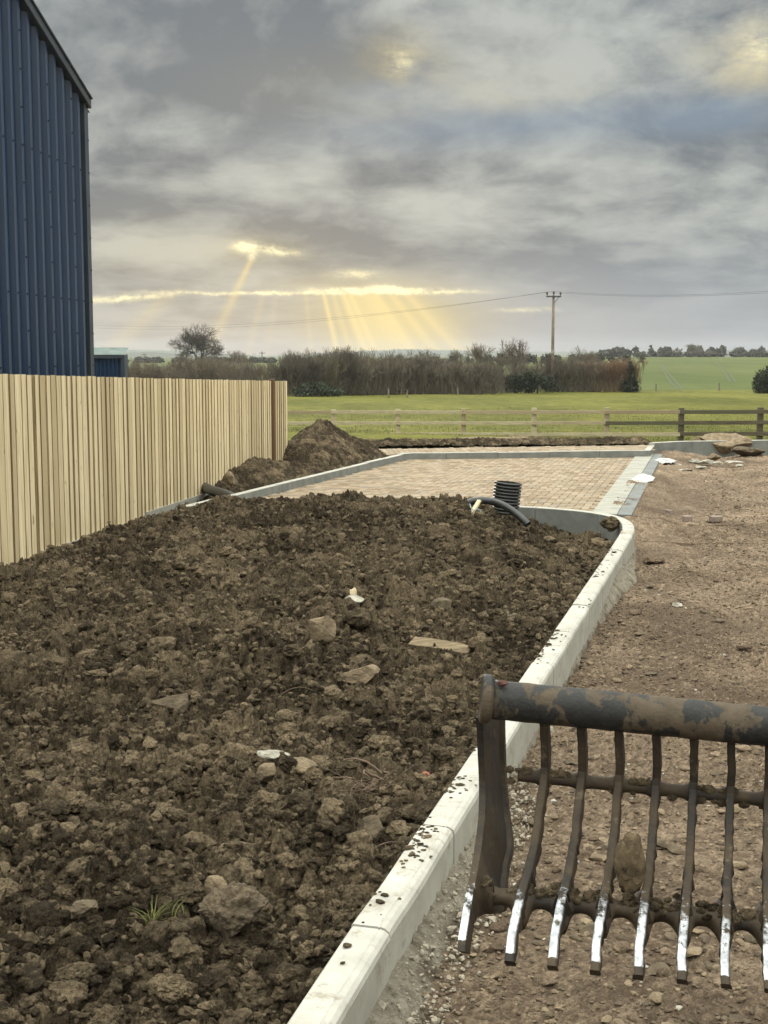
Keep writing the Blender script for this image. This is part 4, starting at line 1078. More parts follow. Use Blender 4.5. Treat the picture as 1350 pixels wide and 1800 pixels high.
# ------------------------------------------------------------------ post and rail fence
e = empty('post_and_rail_fence', (3, 33, -.05), 'three rail wooden fence along the field, pale new rails turning dark at right', 'fence')
def off(o, e): o.location = -e.location; return o
posts = [(472, 39.6, 722), (586, 37.6, 720), (700, 36.3, 719), (815, 35.1, 718), (939, 33.9, 717), (1067, 32.8, 716.5), (1198, 31.7, 717), (1337, 30.6, 716), (1484, 29.6, 715)]
tops = [P(px, ty, Y=Y) for px, Y, ty in posts]
for i, t_ in enumerate(tops):
    mb = MB(); w = .125; h = t_.z + .25
    mb.box((t_.x, t_.y, t_.z - h / 2), (w, .10, h), tone=random.random()); o = off(mb.build('post', M_PALE if i < 6 else M_OLDRAIL, e, bevel=.006), e)
    if i == 6: o['label'] = 'dark weathered fence post'
rail_y = [724.5, 743.5, 763.5]
for i in range(len(tops) - 1):
    a, b_ = tops[i], tops[i + 1]
    for k in range(3):
        pa_ = P(posts[i][0], rail_y[k] - (0 if i < 4 else (i - 4) * .3), Y=posts[i][1]); pb_ = P(posts[i + 1][0], rail_y[k] - (i - 3) * .3 * (i > 3), Y=posts[i + 1][1])
        d_ = (pb_ - pa_); ang = math.atan2(d_.y, d_.x); L_ = d_.length
        rot = Matrix.Rotation(ang, 3, 'Z') @ Matrix.Rotation(-math.atan2(d_.z, math.hypot(d_.x, d_.y)), 3, 'Y')
        mb = MB(); c_ = (pa_ + pb_) / 2 + Vector((math.sin(ang), -math.cos(ang), 0)) * .075
        mb.box((c_.x, c_.y, c_.z + random.uniform(-.006, .006)), (L_ + .02, .036, .088), rot, tone=random.random())
        dark_ = i >= 6 or (i >= 5 and k == 1)
        off(mb.build('rail', M_OLDRAIL if dark_ else M_PALE, e, bevel=.004), e)

# ------------------------------------------------------------------ close-boarded fence
e = empty('board_fence', (FA.x, FA.y, 0), 'tall new close boarded timber fence running away on the left', 'fence')
fn = Vector((fdir.y, -fdir.x, 0))                       # towards the bed
Lf = (FB - Vector((FA.x, FA.y, 0))).length; f0 = -3.2
topcurve = [(-60, 656), (0, 657.3), (120, 661), (246, 664.5), (380, 667.5), (507, 670)]
def fence_top(s_):
    p = Vector((FA.x, FA.y, 0)) + fdir * s_; px = CX + F * p.x / (p.y * math.cos(TH) + (CAMH - 1.7) * math.sin(TH))
    ty = np.interp(px, [q[0] for q in topcurve], [q[1] for q in topcurve]); return P(px, ty, Y=p.y).z
post_s = [-3.2 + 2.9 * k - .0 for k in range(3)]
s478 = 0.0
for s_ in np.linspace(0, Lf, 400):
    p = Vector((FA.x, FA.y, 0)) + fdir * s_
    if CX + F * p.x / (p.y * math.cos(TH) + .5 * math.sin(TH)) < 478: s478 = s_
posts_s = [s478 - 2.9 * k for k in range(5)] + [Lf]
posts_s = sorted(s_ for s_ in posts_s if s_ > -4)
posts_s = [posts_s[0] - 2.9] + posts_s
rz = Matrix.Rotation(math.atan2(fdir.y, fdir.x), 3, 'Z')
rf = random.Random(44)
for bi in range(len(posts_s) - 1):
    s0, s1 = posts_s[bi], posts_s[bi + 1]; mb = MB(); s_ = s0 + (.055 if abs(s0 - s478) < .01 else 0)
    s1e = s1 - (.055 if abs(s1 - s478) < .01 else 0)
    while s_ < s1e - .02:
        w = min(.128 + rf.uniform(-.014, .014), s1e - s_); a = s_; b_ = s_ + w
        zt = fence_top(max(-2.5, (a + b_) / 2)) + rf.uniform(-.004, .004); zb = max(.02, .04 + (a * .018)); tn = rf.random()
        j = rf.uniform(-.006, .010); t0, t1 = .015 + j, rf.uniform(.006, .011)
        g_ = rf.choice([.002, .003, .004, .007])
        lean = rf.uniform(-.006, .006)
        def q(s__, nn, zz_, ln=0): 
            v_ = Vector((FA.x, FA.y, 0)) + fdir * (s__ + ln) + fn * nn; return (v_.x, v_.y, zz_)
        vs = [q(a + g_, 0, zb), q(b_ - g_, 0, zb), q(b_ - g_, t1, zb), q(a + g_, t0, zb), q(a + g_, 0, zt, lean), q(b_ - g_, 0, zt, lean), q(b_ - g_, t1, zt, lean), q(a + g_, t0, zt, lean)]
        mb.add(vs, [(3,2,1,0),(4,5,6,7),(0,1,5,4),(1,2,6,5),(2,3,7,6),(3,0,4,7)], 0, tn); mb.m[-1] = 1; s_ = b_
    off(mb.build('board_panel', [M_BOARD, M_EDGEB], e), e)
    mb = MB(); sm = (s0 + s1) / 2; v_ = Vector((FA.x, FA.y, 0)) + fdir * sm - fn * .03; zt = min(fence_top(max(-2.5, s0)), fence_top(max(-2.5, s1))) - .03
    mb.box((v_.x, v_.y, zt / 2), (s1 - s0 - .02, .012, zt), rz); off(mb.build('gap_backing', M_DARKB, e), e)  # dark sheet added behind the boards to make the gaps read shaded
    # rails behind and a concrete gravel board below
    mb = MB(); sm = (s0 + s1) / 2
    for hz_ in (.45, 1.1, 1.6):
        mb = MB(); v_ = Vector((FA.x, FA.y, 0)) + fdir * sm - fn * .065; mb.box((v_.x, v_.y, hz_ - (0.14 if hz_ > 1.5 and sm > 6 else 0)), (s1 - s0 - .1, .05, .08), rz)
        off(mb.build('back_rail', M_PALE, e), e)
    mb = MB(); v_ = Vector((FA.x, FA.y, 0)) + fdir * sm + fn * .012; zb = max(.02, .04 + (sm * .018))
    mb.box((v_.x, v_.y, zb - .16), (s1 - s0 - .01, .045, .34), rz); off(mb.build('gravel_board', M_EDGE, e), e)
for s_ in posts_s:
    v_ = Vector((FA.x, FA.y, 0)) + fdir * s_; show = abs(s_ - s478) < .01; zt = fence_top(max(-2.5, s_)) + (-.03 if not show else .02)
    v_ = v_ + fn * (.0 if show else -.055)
    mb = MB(); mb.box((v_.x, v_.y, zt / 2 - .05), (.10, .10, zt + .1), rz); off(mb.build('post', M_POSTW if show else M_PALE, e, bevel=.004), e)

# ------------------------------------------------------------------ blue box-profile shed
YC = 20.0; cB = P(157, 660, Y=YC); cT = P(146, 184, Y=YC)
wd = Vector((math.sin(R(5)), math.cos(R(5)), 0)); wn = Vector((wd.y, -wd.x, 0))   # wall runs towards the camera along -wd, faces +wn
c0 = Vector(((cB.x + P(150, 400, Y=YC).x) / 2, YC, 0))
e = empty('blue_shed', (c0.x, c0.y, 0), 'tall blue box profile steel shed behind the board fence', 'shed')
slope = None
def on_wall(px, py):
    d = ray(px, py); t_ = ((c0 - Vector((0, 0, CAMH))).dot(wn)) / d.dot(wn); return Vector((0, 0, CAMH)) + d * t_
vA, vB = on_wall(148, 188), on_wall(30, 0)
run = (Vector((vA.x, vA.y, 0)) - Vector((vB.x, vB.y, 0))).length; slope = (vB.z - vA.z) / run; zE = vA.z
pitch = (on_wall(146, 400) - on_wall(133.5, 400)).length
def wall_mesh(L_, zfun, pitch, dep=.065):
    mb = MB(); s_ = .0
    prof = [(0, dep), (.24, dep), (.31, 0), (.90, 0), (.97, dep)]
    k = 0; pts = []
    while k * pitch < L_:
        for (f_, d_) in prof[:-1]: pts.append(((k + f_) * pitch, d_))
        k += 1
    pts.append((k * pitch, dep)); vs = []
    for (s_, d_) in pts:
        b_ = c0 - wd * s_ + wn * d_; vs += [(b_.x, b_.y, .0), (b_.x, b_.y, zfun(s_))]
    mb.add(vs, [(2 * i, 2 * i + 2, 2 * i + 3, 2 * i + 1) for i in range(len(pts) - 1)])
    return mb, k
zf = lambda s_: zE + slope * s_
mb, nk = wall_mesh(9.0, zf, pitch)
for k in range(nk):
    rib_s = (k + .12) * pitch
    zt = zf(rib_s); z_ = .9
    while z_ < zt - .2:
        dense = (k % 3 == 2); base_row = abs((z_ / 1.86) % 1.0 - .5) < .13
        if dense or base_row:
            b_ = c0 - wd * rib_s + wn * .068; mb.box((b_.x, b_.y, z_), (.022, .022, .022), Matrix.Rotation(-R(5), 3, 'Z'), 1)
        z_ += .465
off(mb.build('wall_cladding', [M_BLUE, M_SCREW], e), e)
# corner flashing, verge flashing, roof, far walls
def quadbox(mb, a, b_, up0, up1, n0, n1, s0=0, s1=0):
    vs = [a + n0 + up0, b_ + n0 + up0, b_ + n1 + up0, a + n1 + up0, a + n0 + up1, b_ + n0 + up1, b_ + n1 + up1, a + n1 + up1]
    mb.add(vs, [(3,2,1,0),(4,5,6,7),(0,1,5,4),(1,2,6,5),(2,3,7,6),(3,0,4,7)])
mb = MB(); U = Vector((0, 0, 1))
b_ = c0 + wd * .02; vs = []
quadbox(mb, c0 + wd * .01, c0 - wd * .16, U * 0, U * (zE + .02), wn * -.1, wn * .078)
for s_ in np.arange(.9, zE, .465):
    b_ = c0 - wd * .02 + wn * .080; mb.box((b_.x, b_.y, s_), (.02, .02, .02), None, 1)
off(mb.build('corner_flashing', [M_TRIM, M_SCREW], e), e)
mb = MB(); a = c0 + wd * .03 + U * (zf(-.03)); b_ = c0 - wd * 9 + U * zf(9)
quadbox(mb, a, b_, U * -.03, U * .09, wn * -.10, wn * .13); quadbox(mb, a + U * .003, b_ + U * .003, U * .09, U * .125, wn * -.12, wn * .155); 
off(mb.build('verge_flashing', M_TRIM, e, bevel=.012), e)
mb = MB(); a = c0 + wd * .2 + U * zf(-.2); b_ = c0 - wd * 9 + U * zf(9)
mb.add([a + wn * .05, b_ + wn * .05, b_ - wn * 18, a - wn * 18], [(0, 1, 2, 3)]); off(mb.build('roof', M_SHEDROOF, e), e)
mb = MB(); mb.add([c0, c0 - wn * 18, c0 - wn * 18 + U * zE, c0 + U * zE], [(0, 1, 2, 3)]); off(mb.build('end_wall', M_BLUE, e), e)
# gutter of the far low store
YS = 31.0; s0 = P(150, 624, Y=YS); s1 = P(218, 623, Y=YS)
e = empty('low_blue_store', (s0.x, YS, 0), 'low blue ribbed store with pale roof beyond the tall shed', 'store')
w_ = s1.x - s0.x + 2.5; mb = MB(); xq = s0.x - 2.5; pts = []
pp = .095
while xq < s1.x:
    for (f_, d_) in ((0, .035), (.3, .035), (.42, 0), (.88, 0)): pts.append((xq + f_ * pp, d_))
    xq += pp
vs = []
for (x_, d_) in pts: vs += [(x_, YS - d_, -.2), (x_, YS - d_, s1.z - .05)]
mb.add(vs, [(2 * i, 2 * i + 2, 2 * i + 3, 2 * i + 1) for i in range(len(pts) - 1)]); off(mb.build('wall_cladding', M_BLUE, e), e)
mb = MB(); mb.box((s1.x - w_ / 2, YS - .02, s1.z - .05), (w_ + .05, .14, .09)); mb.box((s1.x - .02, YS - .025, s1.z / 2 - .16), (.09, .11, s1.z + .2)); off(mb.build('frame_trim', M_TRIM, e, bevel=.006), e)
mb = MB(); mb.add([(s1.x - w_, YS - .1, s1.z + .02), (s1.x + .03, YS - .1, s1.z + .0), (s1.x + .03, YS + .45, s1.z + .16), (s1.x - w_, YS + .45, s1.z + .18)], [(0, 1, 2, 3)])
off(mb.build('roof', M_SHEDROOF, e), e)
mb = MB(); mb.add([(s1.x, YS, -.2), (s1.x, YS + .45, -.2), (s1.x, YS + .45, s1.z), (s1.x, YS, s1.z)], [(0, 1, 2, 3)]); off(mb.build('end_wall', M_BLUE, e), e)

# ------------------------------------------------------------------ excavator riddle bucket
AX = Vector((.0842, -.004, -.0075))
e = empty('skeleton_bucket', (.75, 2.8, .55), 'muddy steel excavator skeleton bucket with worn bright tines hanging at lower right', 'excavator bucket')
tine_px = [(954, 1255, 2.94), (956, 1300, 2.95), (957.5, 1330, 2.955), (956, 1361, 2.955), (949, 1412, 2.90), (942.6, 1462, 2.85), (930, 1521, 2.755), (915, 1572, 2.65), (906.7, 1606, 2.596), (898.5, 1648, 2.545), (894, 1690, 2.50)]
def dense_path(pts, step=.012):
    pts = [Vector(p) for p in pts]; o = []
    for i in range(len(pts) - 1):
        p0, p1, p2, p3 = pts[max(i - 1, 0)], pts[i], pts[i + 1], pts[min(i + 2, len(pts) - 1)]
        n_ = max(2, int((p2 - p1).length / step))
        for k in range(n_):
            t_ = k / n_
            o.append(.5 * ((2 * p1) + (p2 - p0) * t_ + (2 * p0 - 5 * p1 + 4 * p2 - p3) * t_ * t_ + (3 * p1 - p0 - 3 * p2 + p3) * t_ ** 3))
    o.append(pts[-1]); return o
TP = dense_path([P(*q) for q in tine_px])
TD = Vector((.26, .965, 0)).normalized()               # plane of a tine, away from the viewer
def sweep_bar(mb, path, side, wid, depf, worn_from=2.0, nrm_side=None):
    """rectangular bar: path is the middle of its front edge"""
    n_ = len(path); rings = []; hw = wid / 2; side = side.normalized()
    for i, p in enumerate(path):
        tg = (path[min(i + 1, n_ - 1)] - path[max(i - 1, 0)]).normalized()
        nr_ = (TD - tg * TD.dot(tg)).normalized(); d = depf(i / (n_ - 1)); c_ = .0025
        w_ = hw * (1 + .012 * math.sin(i * .9))
        rings.append([p - side * (w_ - c_), p - side * w_ + nr_ * c_, p - side * w_ + nr_ * d, p + side * w_ + nr_ * d, p + side * w_ + nr_ * c_, p + side * (w_ - c_)])
    b0 = len(mb.v); m_ = 6
    for r_ in rings:
        fr_ = rings.index(r_) / (n_ - 1)
        for k_, q in enumerate(r_): mb.v.append(tuple(q)); mb.t.append((fr_ if fr_ < .965 else .3) if k_ in (0, 1, 4, 5) else 0.0)
    for i in range(n_ - 1):
        for k in range(m_):
            mb.f.append((b0 + i * m_ + k, b0 + i * m_ + (k + 1) % m_, b0 + (i + 1) * m_ + (k + 1) % m_, b0 + (i + 1) * m_ + k))
            mb.m.append(0)
    mb.f.append(tuple(b0 + k for k in range(m_))); mb.m.append(0)
    mb.f.append(tuple(b0 + (n_ - 1) * m_ + k for k in reversed(range(m_)))); mb.m.append(0)
NT = 13
for i in range(NT):
    rg = random.Random(60 + i); sh = AX * i
    path = [p + sh + Vector((rg.gauss(0, .0005), 0, 0)) for p in TP]
    ext = rg.uniform(-.008, .010); 
    mb = MB(); sweep_bar(mb, path, AX, .0185, lambda f_: .045 if f_ < .88 else .045 - .030 * (f_ - .88) / .12, .735 + rg.uniform(-.02, .02))
    o = off(mb.build('tine', M_TINE, e, True), e); bv = o.modifiers.new('bevel', 'BEVEL'); bv.width = .0018; bv.segments = 1; bv.limit_method = 'ANGLE'
    for p_ in o.data.polygons: p_.use_smooth = False
    # gusset webs where the tine meets the lower bar
# side plates (left one in view, right one closes the bucket)
SPX = [(842, 1262, 2.97), (844, 1290, 2.972), (845, 1319, 2.975), (847.6, 1386, 2.97), (845.5, 1445.6, 2.90), (837, 1509, 2.80), (826.5, 1564, 2.69), (819, 1606, 2.63), (812, 1650, 2.57), (811, 1672, 2.55)]
SP = dense_path([P(*q) for q in SPX])
def side_plate(shift, nm):
    mb = MB(); path = [p + shift for p in SP]; n_ = len(path); fr = []; vs = []
    for i, p in enumerate(path):
        f_ = i / (n_ - 1); tg = (path[min(i + 1, n_ - 1)] - path[max(i - 1, 0)]).normalized(); nr_ = (TD - tg * TD.dot(tg)).normalized()
        nr_ = (nr_ * .75 + TD * .25).normalized()
        d = .23 - .09 * f_ if f_ < .55 else (.1805 - (f_ - .55) / .45 * .20)
        if f_ > .8: d = max(.04, d)
        fr.append((p, p + nr_ * d))
    s_ = AX.normalized(); th = .015
    for (a, b_) in fr: vs += [a - s_ * th / 2, b_ - s_ * th / 2, b_ + s_ * th / 2, a + s_ * th / 2]
    fs, ms = [], []
    for i in range(n_ - 1):
        for k in range(4):
            fs.append((i * 4 + k, i * 4 + (k + 1) % 4, i * 4 + 4 + (k + 1) % 4, i * 4 + 4 + k)); ms.append(0)
    fs += [(3, 2, 1, 0), tuple((n_ - 1) * 4 + k for k in range(4))]; ms += [0, 0]
    mb.add(vs, fs); mb.m = ms; mb.t = [((i_ // 4) / n_ if i_ % 4 in (0, 3) and (i_ // 4) / n_ < .96 else 0.0) for i_ in range(len(vs))]
    # thick rounded lip along the back edge
    mb.tube([b_ for (a, b_) in fr[:int(n_ * .62)]], .019, 8, mat=0)
    o = off(mb.build('side_plate', M_TINE, e, True), e); es = o.modifiers.new('split', 'EDGE_SPLIT'); es.split_angle = R(38); return o
side_plate(Vector((0, 0, 0)), 0); side_plate(AX * (NT + .75), 1)
# top tube with end flange
T0 = P(862, 1229, Y=2.965); TDIR = AX.normalized(); TL = AX.length * (NT + 1.6)
mb = MB(); pts = []; rad = []
for k in range(60):
    pts.append(T0 + TDIR * (TL * k / 59)); rad.append(.0445 + .0006 * math.sin(k * 2.1))
mb.tube(pts, rad, 40); off(mb.build('top_tube', M_TUBE, e, True), e)
mb = MB(); cpt = T0 - TDIR * .012; mb.tube([cpt - TDIR * .010, cpt - TDIR * .007, cpt + TDIR * .010, cpt + TDIR * .018], [.050, .056, .056, .047], 32)
o = off(mb.build('end_flange', M_TUBE, e, False, bevel=.003), e)
mb = MB(); cpt = T0 + TDIR * (TL + .012); mb.tube([cpt - TDIR * .018, cpt - TDIR * .01, cpt + TDIR * .007, cpt + TDIR * .010], [.047, .056, .056, .050], 32)
off(mb.build('end_flange', M_TUBE, e, False), e)
# weld bead between tube and flange
V, Fc = lump(3, 77, .5, 3)
me = np_mesh('weld_blob', V * np.array([.012, .008, .008]), Fc, False, {'tone': np.full(len(V), .9)})
o = link('weld_blob', me, two('rust_weld', (.04, .016, .014), (.09, .036, .028), 40, .8), e); o.location = P(884, 1201, Y=2.935) - e.location
# middle round bar, fillets at each tine
mid0 = P(911, 1362, Y=2.985)
def cross(name, r0, start, n_, swell):
    mb = MB(); pts, rad = [], []
    for k in range(n_ * 32 + 1):
        u_ = k / 32; d = abs((u_ - .69) - round(u_ - .69)); f_ = max(0, 1 - d / .34)
        pts.append(start + AX * u_); rad.append(r0 + swell * f_ ** 2.4)
    mb.tube(pts, rad, 14); return off(mb.build(name, M_MUDST, e, True), e)
cross('middle_bar', .0150, mid0, NT + 1, .013)
# lower bar: a plate with scalloped webs between the tines
low = P(919, 1566, Y=2.715)
def lower_bar():
    S_ = AX.normalized(); K = 24; n_ = NT + 1
    tg = (TP[-12] - TP[-30]).normalized(); dn = (tg - S_ * tg.dot(S_)).normalized(); bk = dn.cross(S_).normalized()
    if bk.y < 0: bk = -bk
    vs, fs = [], []
    start = low - AX * .72
    for k in range(n_ * K + 1):
        u_ = k / K; d = abs((u_ - .72) - round(u_ - .72)) * 2      # 0 at a tine, 1 mid-span
        up_ = .018 + .040 * max(0, 1 - d * 1.15) ** 2.2
        dw = .020 + .062 * math.exp(-(d / .40) ** 2.6)
        cn = start + AX * u_; th = .011 + .010 * (1 - d)
        for (a, b_) in ((-up_, -th * .4), (-up_ * .5, -th), (dw * .5, -th), (dw, -th * .5), (dw, th * .8), (dw * .4, th * 1.5), (-up_ * .5, th * 1.5), (-up_, th * .5)):
            vs.append(cn + dn * a + bk * (b_ + .018))
    M_ = 8
    for k in range(n_ * K):
        for j in range(M_): fs.append((k * M_ + j, k * M_ + (j + 1) % M_, (k + 1) * M_ + (j + 1) % M_, (k + 1) * M_ + j))
    fs.append(tuple(range(M_))); fs.append(tuple(n_ * K * M_ + j for j in reversed(range(M_))))
    mb = MB(); mb.add(vs, fs); return off(mb.build('lower_bar', M_MUDST, e, True), e)
lower_bar()
# mud caked on the bars
V, Fc = [], []; off_ = 0; T = []
rg = np.random.RandomState(9)
tgl = (TP[-12] - TP[-30]).normalized()
for k in range(260):
    u_ = rg.uniform(-1, NT)
    if rg.rand() < .75: c_ = low + AX * u_ + tgl * rg.normal(0, .014) + Vector((0, rg.uniform(-.008, .02), 0)); r_ = rg.uniform(.004, .010)
    else: c_ = mid0 + AX * (u_ + .7) + Vector((0, -.01, rg.choice([-.012, .014]))); r_ = rg.uniform(.004, .010)
    v_, f_ = L2[rg.randint(len(L2))]; q = (v_ * r_ * np.array([1.3, .6, 1])) + np.array(c_ - e.location); V.append(q); Fc.append(f_ + off_); off_ += len(v_)
me = np_mesh('caked_mud', np.concatenate(V), np.concatenate(Fc), False, {'tone': np.full(off_, .5)}); o = link('caked_mud', me, M_SOIL, e); o['kind'] = 'stuff'

# ------------------------------------------------------------------ single stones, timber and litter
def rock(px, py, z, wpx, hpx, seed, m_, label, name='stone', cat='stone', dpt=.8, ang=6, rough=.22, rz_=0.0, tilt=0.0, sub=4, gran=.12, Y=None, group=None, lift=.35):
    p = P(px, py, z=z) if Y is None else P(px, py, Y=Y); s = F / p.y
    if Y is None and m_ in (M_STONEG, M_STONE) and py > 1000: lift = 1.0 if m_ == M_STONEG else .65
    w, h = wpx / s, hpx / s
    V, Fc = lump(sub, seed, rough, ang, gran=gran); V = V - (V.max(0) + V.min(0)) / 2; V = V / np.abs(V).max(0)
    V = V * np.array([w / 2, w / 2 * dpt, h / 2])
    me = np_mesh(name, V, Fc, False, {'tone': np.full(len(V), .4)}); o = link(name, me, m_)
    o.location = (p.x, p.y, p.z + (h * lift if Y is None else 0)); o.rotation_euler = (0, tilt, rz_)
    return props(o, label, cat, group)
def sz(px, py, guess=.2):
    z = guess
    for _ in range(6):
        p = P(px, py, z=z); z = float(soil_h(np.array([p.x]), np.array([p.y]), False)[0][0])
    return min(z, KT)
rock(480, 1357, sz(480, 1357), 62, 30, 801, M_STONEG, 'pale grey flat stone, brightest in the soil bed', dpt=.7, tilt=.15)
rock(527, 1372, sz(527, 1372), 66, 36, 802, M_STONE, 'tan stone lying right against the pale grey stone', tilt=.2)
rock(474, 1386, sz(474, 1386), 50, 42, 803, M_STONE, 'round tan stone below the pale grey stone', ang=3)
rock(405, 1650, sz(405, 1650), 120, 135, 804, M_STONED, 'largest mud covered rock in the bed, right of the grass tuft', ang=5, tilt=.35, gran=.34, sub=5, rough=.4)
rock(300, 1253, sz(300, 1253), 72, 44, 805, M_STONED, 'dark angular stone alone on the soil in the left half of the bed', ang=8, gran=.2)
rock(567, 1142, sz(567, 1142), 50, 56, 806, M_STONE, 'upright tan stone left of the old plank', ang=7)
rock(632, 1204, sz(632, 1204), 74, 34, 807, M_STONE, 'broad flat topped stone below the old plank, to its left', ang=8)
rock(775, 1078, sz(775, 1078), 40, 34, 808, M_STONED, 'rounded stone above the old plank', ang=3)
rock(893, 1095, sz(893, 1095), 46, 22, 809, M_STONED, 'low stone near the kerb, above right of the plank', ang=5)
rock(840, 897, sz(752, 899), 1, 1, 810, M_STONE, 'x') if False else None
rock(752, 897, sz(752, 897), 34, 8, 811, M_STONE, 'flat pale stone on the soil crest left of the black pipes')
rock(30, 1190, sz(30, 1190), 90, 56, 812, M_SOIL, 'big rounded clod like stone cut by the left edge of the picture', ang=3)
rock(1178, 815, .0, 1, 1, 813, M_STONE, 'x') if False else None
rock(150, 1600, sz(150, 1600), 50, 24, 814, M_STONED, 'half buried sandy stone left of the grass tuft', ang=4)
rock(380, 1585, sz(380, 1585), 44, 44, 815, M_STONE, 'pale brown stone just above the largest rock', ang=5)
rock(622, 1072, sz(622, 1072), 38, 18, 816, M_STONEG, 'off white broken lump under the upright pale peg', ang=6)
rock(621, 1060, sz(621, 1068), 13, 26, 817, M_STAKE, 'short upright pale peg of wood on a white lump', name='wood_peg', cat='wood', ang=3, lift=.6)
rock(693, 1110, sz(693, 1110), 22, 14, 818, M_BRICK, 'red brick fragment left of the old plank', name='brick_fragment', cat='brick piece', ang=8)
rock(748, 1366, sz(748, 1366), 16, 12, 819, M_BRICK, 'orange brick crumb beside the tangle of roots', name='brick_fragment', cat='brick piece', ang=8)
rock(487, 1136, sz(487, 1136), 22, 12, 820, M_BRICK, 'dull red brick fragment left of the upright tan stone', name='brick_fragment', cat='brick piece', ang=8)
rock(792, 1149, sz(792, 1149), 26, 12, 821, M_STONEG, 'small white stone tucked under the right end of the plank', ang=5)
rock(917, 1056, sz(917, 1056), 16, 9, 822, M_SHEET, 'scrap of white plastic on the soil near the kerb', name='litter', cat='litter', ang=5)
rock(590, 1636, sz(590, 1600), 1, 1, 1, M_STONE, 'x') if False else None
rock(1072, 930, KT - .09, 36, 28, 823, M_SOIL, 'dark clod of soil inside the curved corner of the kerb', name='soil_clod', cat='soil', ang=0, rough=.5)
rock(650, 1480, sz(650, 1480), 44, 60, 824, M_STONED, 'narrow slanting stone near the kerb, below the roots', ang=5, tilt=.5)
# rock wedged in the bucket
rr = rock(1108, 1517, 0, 60, 124, 830, M_WROCK, 'brown oval rock wedged between two tines of the bucket', name='wedged_rock', Y=2.735, ang=2, rough=.26, dpt=.8, gran=.2)
# old plank
pA, pB = P(724, 1131, z=.33), P(822, 1142, z=.33)
zz0 = sz(775, 1135) + .075
pA, pB = P(724, 1130, z=zz0), P(826, 1141, z=zz0); d_ = pB - pA; rot = Matrix.Rotation(math.atan2(d_.y, d_.x), 3, 'Z')
mb = MB(); nn = 12
vs = []; 
for k in range(nn + 1):
    t_ = k / nn; c_ = Vector((-d_.length / 2 + d_.length * t_, 0, -.012 * t_ ** 2 * 2)); w = .055 * (1 if t_ < .85 else 1 - (t_ - .85) * 2.2) + random.uniform(-.003, .003); h = .018
    vs += [c_ + Vector((0, -w, -h)), c_ + Vector((0, w, -h)), c_ + Vector((0, w, h)), c_ + Vector((0, -w, h))]
fs = [(i * 4 + k, i * 4 + (k + 1) % 4, i * 4 + 4 + (k + 1) % 4, i * 4 + 4 + k) for i in range(nn) for k in range(4)] + [(3, 2, 1, 0), (nn * 4, nn * 4 + 1, nn * 4 + 2, nn * 4 + 3)]
mb.add(vs, fs); o = mb.build('plank', M_PLANK); o.location = (pA + pB) / 2; o.rotation_euler = (R(16), 0, math.atan2(d_.y, d_.x)); props(o, 'short weathered plank lying on the soil in the middle of the bed', 'plank')
# tangle of roots
mb = MB(); rg = random.Random(4); cz = sz(645, 1395) + .05
for k in range(46):
    sx_, sy_ = rg.gauss(655, 16), rg.gauss(1385, 10)
    if k < 5: sx_, sy_ = 688, 1368 + k * 3
    p = P(sx_, sy_, z=cz + rg.uniform(-.02, .02)); a = rg.uniform(0, 6.28) if k > 22 else rg.gauss(3.6, .35); pts = [p.copy()]
    L_ = rg.uniform(.012, .030) if k > 5 else .030
    d_ = Vector((math.cos(a), math.sin(a) * .6, rg.uniform(-.1, .5)))
    for q in range(9):
        d_ = (d_ + Vector((rg.gauss(0, .22), rg.gauss(0, .22), rg.gauss(-.07, .2)))).normalized(); p = p + d_ * L_; p.z = max(p.z, cz - .05); pts.append(p.copy())
    r0 = .0075 if k < 5 else rg.uniform(.0012, .0028)
    mb.tube(pts, [r0 * (1 - .07 * q) for q in range(10)], 5)
props(mb.build('root_tangle', M_ROOT, smooth=True), 'tangle of thin brown roots lying on the soil beside the kerb', 'roots')
# loose roots over the bed
for (px, py, lab) in ((640, 1500, 'thin curved root arching out of the soil below the root tangle'), (490, 1220, 'thin pale root lying on the soil left of the broad flat stone')):
    mb = MB(); z0 = sz(px, py) + .03; p = P(px, py, z=z0); a = rg.uniform(-.5, .5)
    pts = [p + Vector((t_ * .022 * math.cos(a), t_ * .01, .035 * math.sin(t_ / 9 * 3.1) - .01)) for t_ in range(10)]
    mb.tube(pts, .0022, 5); props(mb.build('root', M_ROOT, smooth=True), lab, 'root')
# grass tuft
def tuft(px, py, n_, hmax, label, seed):
    rg = random.Random(seed); z0 = sz(px, py); p = P(px, py, z=z0); V, Fc = [], []
    for k in range(n_):
        a = rg.random() * 6.28; L_ = rg.uniform(.5, 1) * hmax; lean = rg.uniform(.25, 1.1); o_ = len(V); w = .0022
        side = Vector((-math.sin(a), math.cos(a), 0)); b0 = Vector((rg.gauss(0, .014), rg.gauss(0, .014), 0))
        for q in range(6):
            t_ = q / 5; c_ = b0 + Vector((math.cos(a), math.sin(a), 0)) * L_ * lean * t_ * t_ + Vector((0, 0, L_ * (t_ - .45 * lean * t_ * t_))); ww = w * (1 - t_ * .85)
            V += [tuple(c_ - side * ww), tuple(c_ + side * ww)]
        for q in range(5): Fc.append((o_ + q * 2, o_ + q * 2 + 1, o_ + q * 2 + 3, o_ + q * 2 + 2))
    me = np_mesh('grass_tuft', np.array(V), np.array(Fc), True, {'tone': np.full(len(V), .5)}); o = link('grass_tuft', me, M_GBLADE); o.location = (p.x, p.y, p.z + .035)
    props(o, label, 'grass')
tuft(270, 1650, 34, .13, 'tuft of green grass growing out of the soil at lower left', 1)
tuft(312, 1625, 10, .07, 'small sparse grass sprout beside the larger tuft', 2)
tuft(200, 1165, 12, .06, 'thin grass sprout among the clods in the left of the bed', 3)
tuft(462, 1048, 8, .05, 'tiny grass sprout in the middle of the bed', 4)

